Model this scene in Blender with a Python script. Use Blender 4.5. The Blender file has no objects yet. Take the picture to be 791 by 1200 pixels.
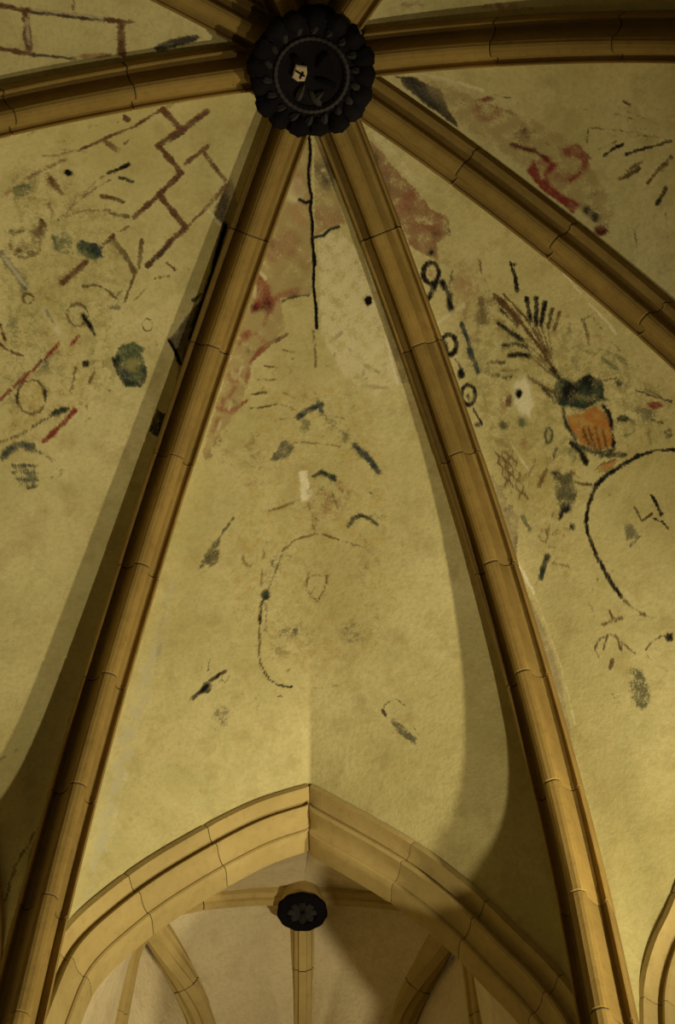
import bpy, math, random
import numpy as np
from mathutils import Vector, Matrix

scene = bpy.context.scene
COL = scene.collection

# ---------------------------------------------------------------- camera
cam_data = bpy.data.cameras.new('camera')
cam_data.sensor_fit = 'VERTICAL'
cam_data.sensor_height = 36.0
cam_data.lens = 51.0
cam = bpy.data.objects.new('camera', cam_data)
COL.objects.link(cam)
_p, _r = math.radians(59.7), math.radians(0.2)
_fw = Vector((0, math.cos(_p), math.sin(_p)))
_up = Vector((0, -math.sin(_p), math.cos(_p)))
_rt = Vector((1, 0, 0))
_R = _rt * math.cos(_r) + _up * math.sin(_r)
_U = _up * math.cos(_r) - _rt * math.sin(_r)
cam.matrix_world = Matrix(((_R.x, _U.x, -_fw.x, 0.18), (_R.y, _U.y, -_fw.y, -2.34), (_R.z, _U.z, -_fw.z, 0.0), (0, 0, 0, 1)))
scene.camera = cam

# ---------------------------------------------------------------- world, lamps, exposure
world = bpy.data.worlds.new('world')
scene.world = world
world.use_nodes = True
_bg = world.node_tree.nodes['Background']
_bg.inputs[0].default_value = (1.0, 0.82, 0.55, 1)
_bg.inputs[1].default_value = 0.045

def lamp(name, kind, loc, energy, color, radius, target=None, spot=None, blend=0.4):
    d = bpy.data.lights.new(name, kind)
    d.energy = energy
    d.color = color
    d.shadow_soft_size = radius
    o = bpy.data.objects.new(name, d)
    COL.objects.link(o)
    o.location = loc
    if target is not None:
        o.rotation_euler = (Vector(target) - Vector(loc)).to_track_quat('-Z', 'Y').to_euler()
    if spot:
        d.spot_size = math.radians(spot)
        d.spot_blend = blend
    return o

# two floodlights at the pier to the right, one on the capital and one on a stand below it, both pointing up into the vault
lamp('floodlight', 'SPOT', (3.15, 2.25, 4.8), 560, (1.0, 0.86, 0.54), 0.06, (-1.8, 1.9, 7.8), 132, 1.0)
lamp('lower_floodlight', 'SPOT', (2.88, 2.2, 0.5), 1060, (1.0, 0.86, 0.55), 0.07, (-1.0, 4.6, 7.5), 84, 1.0)

scene.view_settings.view_transform = 'Standard'
scene.view_settings.look = 'None'
scene.view_settings.exposure = 0.0
scene.view_settings.gamma = 1.0
scene.view_settings.use_curve_mapping = False

# ---------------------------------------------------------------- geometry (metres; origin on the floor-plan axis under the boss)
import numpy as np
D2R = np.pi / 180
RIB_AZ = dict(A=-21.3, B=22.8, C=58.0, D=98.3, H=146.0, G=-157.0, F=-120.3, E=-84.5)
RIB_R, RIB_S0, RIB_TOP = 4.29, 3 * D2R, 10.0
FIRST, STEP = 1.23, 0.83          # arc length to the first joint, length of one voussoir
VERT_R = 4.62                     # corners of the polygonal wall
CORNER_Z = 4.5

def horiz(az):
    return np.array([np.sin(az * D2R), np.cos(az * D2R), 0.0])

def rib_curve(s, off=0.0, R=RIB_R, s0=RIB_S0, top=RIB_TOP):
    """radius and height of the rib line at arc length s from the axis; off lifts it outwards"""
    th = s0 + np.asarray(s, float) / R
    m = np.minimum(th, np.pi / 2)
    r = R * (np.sin(m) - np.sin(s0)) + off * np.sin(m)
    z = top + R * (np.cos(m) - np.cos(s0)) - R * (th - m) + off * np.cos(m)
    return r, z

def resample(P, n):
    P = np.asarray(P, float)
    d = np.r_[0, np.cumsum(np.linalg.norm(np.diff(P, axis=0), axis=1))]
    t = np.linspace(0, d[-1], n)
    return np.stack([np.interp(t, d, P[:, k]) for k in range(P.shape[1])], 1)

def smooth_curve(P, n):
    """Catmull-Rom through the points, evenly resampled"""
    P = np.asarray(P, float)
    Q = np.vstack([2 * P[0] - P[1], P, 2 * P[-1] - P[-2]])
    out = []
    for i in range(1, len(Q) - 2):
        t = np.linspace(0, 1, 24, endpoint=False)[:, None]
        a, b, c, d = Q[i - 1], Q[i], Q[i + 1], Q[i + 2]
        out.append(0.5 * (2 * b + (c - a) * t + (2 * a - 5 * b + 4 * c - d) * t * t + (3 * b - a - 3 * c + d) * t ** 3))
    out.append(P[-1:])
    return resample(np.vstack(out), n)

WEB = 0.15                        # the plaster web sits this far above the rib line

def rib_web_line(name, n):
    az = RIB_AZ[name]
    s_foot = (np.pi / 2 - RIB_S0) * RIB_R
    s_end = s_foot + (RIB_TOP - RIB_R * np.cos(RIB_S0)) - CORNER_Z
    s = np.linspace(s_end, 0.2, 600)
    r, z = rib_curve(s, WEB)
    h = horiz(az)
    return resample(np.stack([r * h[0], r * h[1], z], 1), n)

def corner(name):
    return rib_web_line(name, 2)[0]

# wall arches: (distance along the wall from each corner as a share of the half width, height) from foot to apex
ARCH = dict(
    AB=([(0.03, 4.9), (0.05, 5.35), (0.075, 5.8), (0.128, 6.25), (0.27, 6.62), (0.465, 6.97), (0.76, 7.37), (1.0, 7.57)],
        [(0.03, 4.6), (0.055, 5.2), (0.125, 5.70), (0.205, 6.00), (0.30, 6.26), (0.435, 6.62), (0.635, 7.02), (1.0, 7.57)]),
    BC=([(0.04, 4.9), (0.107, 5.51), (0.157, 5.77), (0.243, 5.98), (0.35, 6.15), (0.55, 6.55), (0.8, 7.05), (1.0, 7.35)], None),
    EA=([(0.03, 4.9), (0.05, 5.5), (0.10, 6.15), (0.24, 6.85), (0.46, 7.5), (0.74, 8.0), (1.0, 8.3)], None))
ARCH['std'] = ([(0.03, 4.9), (0.06, 5.35), (0.10, 5.8), (0.17, 6.2), (0.28, 6.55), (0.46, 6.95), (0.76, 7.4), (1.0, 7.6)], None)
CELLS = ['AB', 'BC', 'CD', 'DH', 'HG', 'GF', 'FE', 'EA']

def wall_frame(cell):
    a, b = [horiz(RIB_AZ[c]) * VERT_R for c in cell]
    return a, b

def arch_line(cell, n, side):
    """half of the wall arch, foot to apex (side 0 from the first rib, 1 from the second)"""
    L, R = ARCH.get(cell, ARCH['std'])
    pts = L if (side == 0 or R is None) else R
    a, b = wall_frame(cell)
    mid = (a + b) / 2
    if cell == 'AB':                        # the apex stands a little off the middle
        mid = a + (b - a) * (1.675 / 3.47)
    e = a if side == 0 else b
    P = [e + (mid - e) * t + np.array([0, 0, z]) for t, z in pts]
    return smooth_curve(P, n)

def ridge_line(cell, n):
    ap = arch_line(cell, 30, 0)[-1]
    t = np.linspace(0, 1, 200)[:, None]
    top = np.array([0, 0, RIB_TOP + WEB + 0.02])
    P = top + (ap - top) * t
    drop = RIB_TOP + WEB + .02 - ap[2]
    P[:, 2] = top[2] - drop * (0.10 * t[:, 0] + 0.90 * t[:, 0] ** 2.0)
    P = P[P[:, 0] ** 2 + P[:, 1] ** 2 > 0.2 ** 2]
    return resample(P[::-1], n)

def half_cell(cell, side, nu, nv):
    rib = rib_web_line(cell[side], nv)
    rid = ridge_line(cell, nv)
    arc = arch_line(cell, nu - 4, side)
    K = rib[0]
    arc = resample(np.vstack([K, arc]), nu)
    u = np.linspace(0, 1, nu)[None, :, None]
    v = np.linspace(0, 1, nv)[:, None, None]
    ap = arc[-1]
    P = (1 - u) * rib[:, None] + u * rid[:, None]
    bul = arc[None] - ((1 - u) * K + u * ap)
    P = P + bul * (1 - v) ** 1.6
    P[:, :, 2] += 0.11 * (2 * u - u * u)[..., 0] * np.sin(np.pi * v[..., 0])
    return P

def full_cell(cell, nu, nv):
    """both halves joined at the ridge, the crease softened away from the wall arch"""
    A = half_cell(cell, 0, nu, nv)
    B = half_cell(cell, 1, nu, nv)[:, ::-1]
    P = np.concatenate([A, B[:, 1:]], axis=1)
    n2 = P.shape[1]
    w = max(3, int(nu * 0.30))
    k = np.hanning(2 * w + 3)[1:-1]
    k /= k.sum()
    left = 2 * P[:, :1] - P[:, w:0:-1]
    right = 2 * P[:, -1:] - P[:, -2:-w - 2:-1]
    Q = np.concatenate([left, P, right], axis=1)
    S = sum(k[i] * Q[:, i:i + n2] for i in range(2 * w + 1))
    v = np.linspace(0, 1, nv)[:, None, None]
    f = np.clip((v - 0.02) / 0.25, 0, 1)
    return P + (S - P) * f * f * (3 - 2 * f)

# ---------------------------------------------------------------- helpers
def mesh_obj(name, verts, faces, material, parent=None, smooth=None):
    me = bpy.data.meshes.new(name)
    me.from_pydata([tuple(map(float, v)) for v in verts], [], [tuple(map(int, f)) for f in faces])
    me.update()
    return link_mesh(name, me, material, parent, smooth)

def link_mesh(name, me, material, parent=None, smooth=None):
    if material is not None and not me.materials:
        me.materials.append(material)
    if smooth is not None:
        me.polygons.foreach_set('use_smooth', [True] * len(me.polygons))
        if smooth < 180:
            me.set_sharp_from_angle(angle=math.radians(smooth))
    o = bpy.data.objects.new(name, me)
    COL.objects.link(o)
    if parent is not None:
        o.parent = parent
    return o

def empty(name, loc=(0, 0, 0), rz=0.0, parent=None):
    o = bpy.data.objects.new(name, None)
    o.empty_display_size = 0.2
    COL.objects.link(o)
    o.location = loc
    o.rotation_euler = (0, 0, rz)
    o.parent = parent
    return o

def tag(o, label=None, cat=None, group=None, kind=None):
    if label: o['label'] = label
    if cat: o['category'] = cat
    if group: o['group'] = group
    if kind: o['kind'] = kind
    return o

def grid_faces(nv, nu, loop_u=False):
    i, j = np.meshgrid(np.arange(nv - 1), np.arange(nu if loop_u else nu - 1), indexing='ij')
    i, j = i.ravel(), j.ravel()
    j2 = (j + 1) % nu
    return np.stack([i * nu + j, i * nu + j2, (i + 1) * nu + j2, (i + 1) * nu + j], 1)

def shrink(prof, d):
    """closed profile moved inwards by d"""
    t = np.roll(prof, -1, 0) - np.roll(prof, 1, 0)
    n = np.stack([-t[:, 1], t[:, 0]], 1)
    n /= np.maximum(np.linalg.norm(n, axis=1, keepdims=True), 1e-9)
    x, y = prof[:, 0], prof[:, 1]
    if (x * np.roll(y, -1) - np.roll(x, -1) * y).sum() < 0:
        n = -n
    return prof + n * d

def loft(rings, caps=True):
    """rings: list of closed loops with the same number of points -> verts, faces"""
    R = np.asarray(rings)
    n, m = R.shape[:2]
    F = [tuple(f) for f in grid_faces(n, m, True)]
    if caps:
        F.append(tuple(range(m))[::-1])
        F.append(tuple((n - 1) * m + k for k in range(m)))
    return R.reshape(-1, 3), F

# ---------------------------------------------------------------- materials
def new_mat(name):
    m = bpy.data.materials.new(name)
    m.use_nodes = True
    nt = m.node_tree
    b = nt.nodes['Principled BSDF']
    b.inputs['Specular IOR Level'].default_value = 0.15
    return m, nt, b

def N(nt, t, **kw):
    n = nt.nodes.new(t)
    for k, v in kw.items():
        if k in n.inputs.keys() if isinstance(k, str) else False:
            n.inputs[k].default_value = v
        else:
            setattr(n, k, v)
    return n

def noise(nt, scale, detail=4.0, rough=0.6, vec=None, dist=0.0):
    n = nt.nodes.new('ShaderNodeTexNoise')
    n.inputs['Scale'].default_value = scale
    n.inputs['Detail'].default_value = detail
    n.inputs['Roughness'].default_value = rough
    n.inputs['Distortion'].default_value = dist
    if vec is not None:
        nt.links.new(vec, n.inputs['Vector'])
    return n.outputs['Fac']

def ramp(nt, fac, stops):
    r = nt.nodes.new('ShaderNodeValToRGB')
    e = r.color_ramp.elements
    while len(e) < len(stops):
        e.new(0.5)
    for k, (p, c) in enumerate(stops):
        e[k].position = p
        e[k].color = (c, c, c, 1) if not hasattr(c, '__len__') else tuple(c) + ((1,) if len(c) == 3 else ())
    nt.links.new(fac, r.inputs[0])
    return r.outputs[0]

def mix(nt, fac, a, b, mode='MIX'):
    n = nt.nodes.new('ShaderNodeMix')
    n.data_type = 'RGBA'
    n.blend_type = mode
    for sock, v in ((n.inputs[0], fac), (n.inputs[6], a), (n.inputs[7], b)):
        if hasattr(v, 'is_linked'):
            nt.links.new(v, sock)
        elif hasattr(v, '__len__'):
            sock.default_value = tuple(v) + ((1,) if len(v) == 3 else ())
        else:
            sock.default_value = v
    return n.outputs[2]

def mth(nt, op, a, b=0.0, clamp=False):
    n = nt.nodes.new('ShaderNodeMath')
    n.operation = op
    n.use_clamp = clamp
    for k, v in ((0, a), (1, b)):
        if hasattr(v, 'is_linked'):
            nt.links.new(v, n.inputs[k])
        else:
            n.inputs[k].default_value = v
    return n.outputs[0]

def bump(nt, bsdf, height, strength=0.3, dist=0.01):
    n = nt.nodes.new('ShaderNodeBump')
    n.inputs['Strength'].default_value = strength
    n.inputs['Distance'].default_value = dist
    nt.links.new(height, n.inputs['Height'])
    nt.links.new(n.outputs[0], bsdf.inputs['Normal'])

def geo_pos(nt):
    return nt.nodes.new('ShaderNodeNewGeometry').outputs['Position']

def plaster_material(name, c1, c2, stain, painted=True):
    m, nt, b = new_mat(name)
    pos = geo_pos(nt)
    n1 = noise(nt, 0.9, 5, 0.62, pos)
    n2 = noise(nt, 5.0, 6, 0.68, pos)
    n3 = noise(nt, 34.0, 4, 0.7, pos)
    n4 = noise(nt, 2.3, 5, 0.7, pos, 0.8)
    base = mix(nt, ramp(nt, n1, [(0.36, 0.0), (0.64, 1.0)]), c1, c2)
    base = mix(nt, mth(nt, 'MULTIPLY', ramp(nt, n4, [(0.50, 0.0), (0.70, 1.0)]), 0.45), base, (c1[0] * 0.86, c1[1] * 0.95, c1[2] * 0.92))
    st = mth(nt, 'MULTIPLY', ramp(nt, n2, [(0.50, 0.0), (0.74, 1.0)]), 0.62)
    base = mix(nt, st, base, stain)
    fine = mth(nt, 'MULTIPLY', ramp(nt, n3, [(0.44, 0.0), (0.72, 1.0)]), 0.45)
    base = mix(nt, fine, base, tuple(x * 0.72 for x in c1))
    if not painted:
        nt.links.new(base, b.inputs['Base Color'])
        b.inputs['Roughness'].default_value = 0.9
        bump(nt, b, mth(nt, 'ADD', mth(nt, 'MULTIPLY', n2, 0.7), mth(nt, 'MULTIPLY', n3, 0.35)), 0.7, 0.03)
        return m
    # the paint layer: colour and cover are stored on the surface, worn through by noise
    at = nt.nodes.new('ShaderNodeAttribute')
    at.attribute_name = 'pigment'
    w1 = noise(nt, 26.0, 5, 0.75, pos, 0.4)
    w2 = noise(nt, 85.0, 3, 0.7, pos)
    w0 = noise(nt, 9.0, 4, 0.7, pos, 0.6)
    wear = mth(nt, 'ADD', mth(nt, 'MULTIPLY', w1, 0.95), mth(nt, 'ADD', mth(nt, 'MULTIPLY', w2, 0.55), mth(nt, 'MULTIPLY', w0, 0.5)))
    wear = mth(nt, 'SUBTRACT', wear, 0.5)
    thr = mth(nt, 'SUBTRACT', 0.84, at.outputs['Alpha'])
    cov = mth(nt, 'MULTIPLY', mth(nt, 'SUBTRACT', wear, mth(nt, 'MULTIPLY', thr, 0.85)), 5.0)
    cov = mth(nt, 'SUBTRACT', cov, 0.35, clamp=True)
    gate = mth(nt, 'MULTIPLY', at.outputs['Alpha'], 9.0, clamp=True)
    cov = mth(nt, 'MULTIPLY', mth(nt, 'MULTIPLY', cov, gate), mth(nt, 'ADD', mth(nt, 'MULTIPLY', at.outputs['Alpha'], 0.80), 0.28, clamp=True))
    w3 = noise(nt, 48.0, 4, 0.75, pos)
    tint = mix(nt, ramp(nt, w3, [(0.38, 0.0), (0.66, 1.0)]), (0.62, 0.62, 0.62), (1.5, 1.5, 1.45))
    bw = nt.nodes.new('ShaderNodeRGBToBW')
    nt.links.new(at.outputs['Color'], bw.inputs[0])
    grain = mth(nt, 'SUBTRACT', 1.0, mth(nt, 'MULTIPLY', bw.outputs[0], 3.2), clamp=True)   # only dark pigments are grainy
    col = mix(nt, cov, base, mix(nt, grain, at.outputs['Color'], tint, 'MULTIPLY'))
    nt.links.new(col, b.inputs['Base Color'])
    b.inputs['Roughness'].default_value = 0.9
    h = mth(nt, 'ADD', mth(nt, 'MULTIPLY', n2, 0.7), mth(nt, 'MULTIPLY', n3, 0.35))
    bump(nt, b, h, 0.55, 0.02)
    return m

def stone_material(name, c1, c2, dark, vary=0.22):
    m, nt, b = new_mat(name)
    pos = geo_pos(nt)
    oi = nt.nodes.new('ShaderNodeObjectInfo').outputs['Random']
    n1 = noise(nt, 2.2, 5, 0.62, pos)
    n2 = noise(nt, 16.0, 5, 0.7, pos)
    n3 = noise(nt, 60.0, 3, 0.7, pos)
    base = mix(nt, ramp(nt, n1, [(0.35, 0.0), (0.66, 1.0)]), c1, c2)
    base = mix(nt, mth(nt, 'MULTIPLY', ramp(nt, n2, [(0.5, 0.0), (0.8, 1.0)]), 0.5), base, dark)
    f = mth(nt, 'ADD', mth(nt, 'MULTIPLY', oi, vary), 1.0 - vary)
    sc = nt.nodes.new('ShaderNodeCombineColor')
    for k in range(3):
        nt.links.new(f, sc.inputs[k])
    base = mix(nt, 1.0, base, sc.outputs[0], 'MULTIPLY')
    nt.links.new(base, b.inputs['Base Color'])
    b.inputs['Roughness'].default_value = 0.85
    h = mth(nt, 'ADD', mth(nt, 'MULTIPLY', n2, 0.6), mth(nt, 'MULTIPLY', n3, 0.4))
    bump(nt, b, h, 0.35, 0.008)
    return m

M = {}
M['plaster'] = plaster_material('painted_plaster', (0.52, 0.455, 0.20), (0.68, 0.605, 0.31), (0.36, 0.28, 0.10))
M['chapel_plaster'] = plaster_material('chapel_plaster', (0.64, 0.54, 0.34), (0.76, 0.66, 0.43), (0.50, 0.37, 0.21), False)
M['stone'] = stone_material('rib_stone', (0.275, 0.182, 0.050), (0.355, 0.240, 0.070), (0.145, 0.09, 0.026))
M['arch_stone'] = stone_material('arch_stone', (0.43, 0.325, 0.125), (0.52, 0.40, 0.165), (0.29, 0.205, 0.075), 0.12)
M['mortar'] = stone_material('joint_mortar', (0.05, 0.04, 0.03), (0.08, 0.06, 0.04), (0.03, 0.02, 0.02), 0.0)
M['wall'] = stone_material('wall_stone', (0.58, 0.48, 0.27), (0.66, 0.55, 0.32), (0.44, 0.34, 0.18))
M['floor'] = stone_material('floor_stone', (0.52, 0.43, 0.26), (0.60, 0.50, 0.30), (0.40, 0.32, 0.18))
M['boss'] = stone_material('blackened_stone', (0.007, 0.006, 0.008), (0.014, 0.012, 0.014), (0.004, 0.003, 0.004), 0.3)
M['boss_worn'] = stone_material('worn_boss_relief', (0.030, 0.027, 0.028), (0.06, 0.054, 0.050), (0.012, 0.011, 0.011), 0.3)
M['shield'] = stone_material('pale_shield', (0.42, 0.33, 0.20), (0.55, 0.45, 0.28), (0.10, 0.08, 0.06), 0.0)

for _k in ('boss', 'boss_worn'):
    M[_k].node_tree.nodes['Principled BSDF'].inputs['Specular IOR Level'].default_value = 0.03

# ---------------------------------------------------------------- vault cells
ceiling = empty('ceiling')
tag(ceiling, kind='structure')
FINE = dict(AB=(190, 620), EA=(190, 600), BC=(190, 600), CD=(170, 480), FE=(130, 320))

def cell_chart(cell):
    """flat drawing board for the paintings of a cell: origin, two axes"""
    a, b = [horiz(RIB_AZ[c]) for c in cell]
    h = a + b
    h /= np.linalg.norm(h)
    n = h * 0.62 + np.array([0, 0, 0.785])
    n /= np.linalg.norm(n)
    e1 = np.array([h[1], -h[0], 0.0])
    e2 = np.cross(n, e1)
    return h * 2.4 + np.array([0, 0, 8.8]), e1, e2


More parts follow.
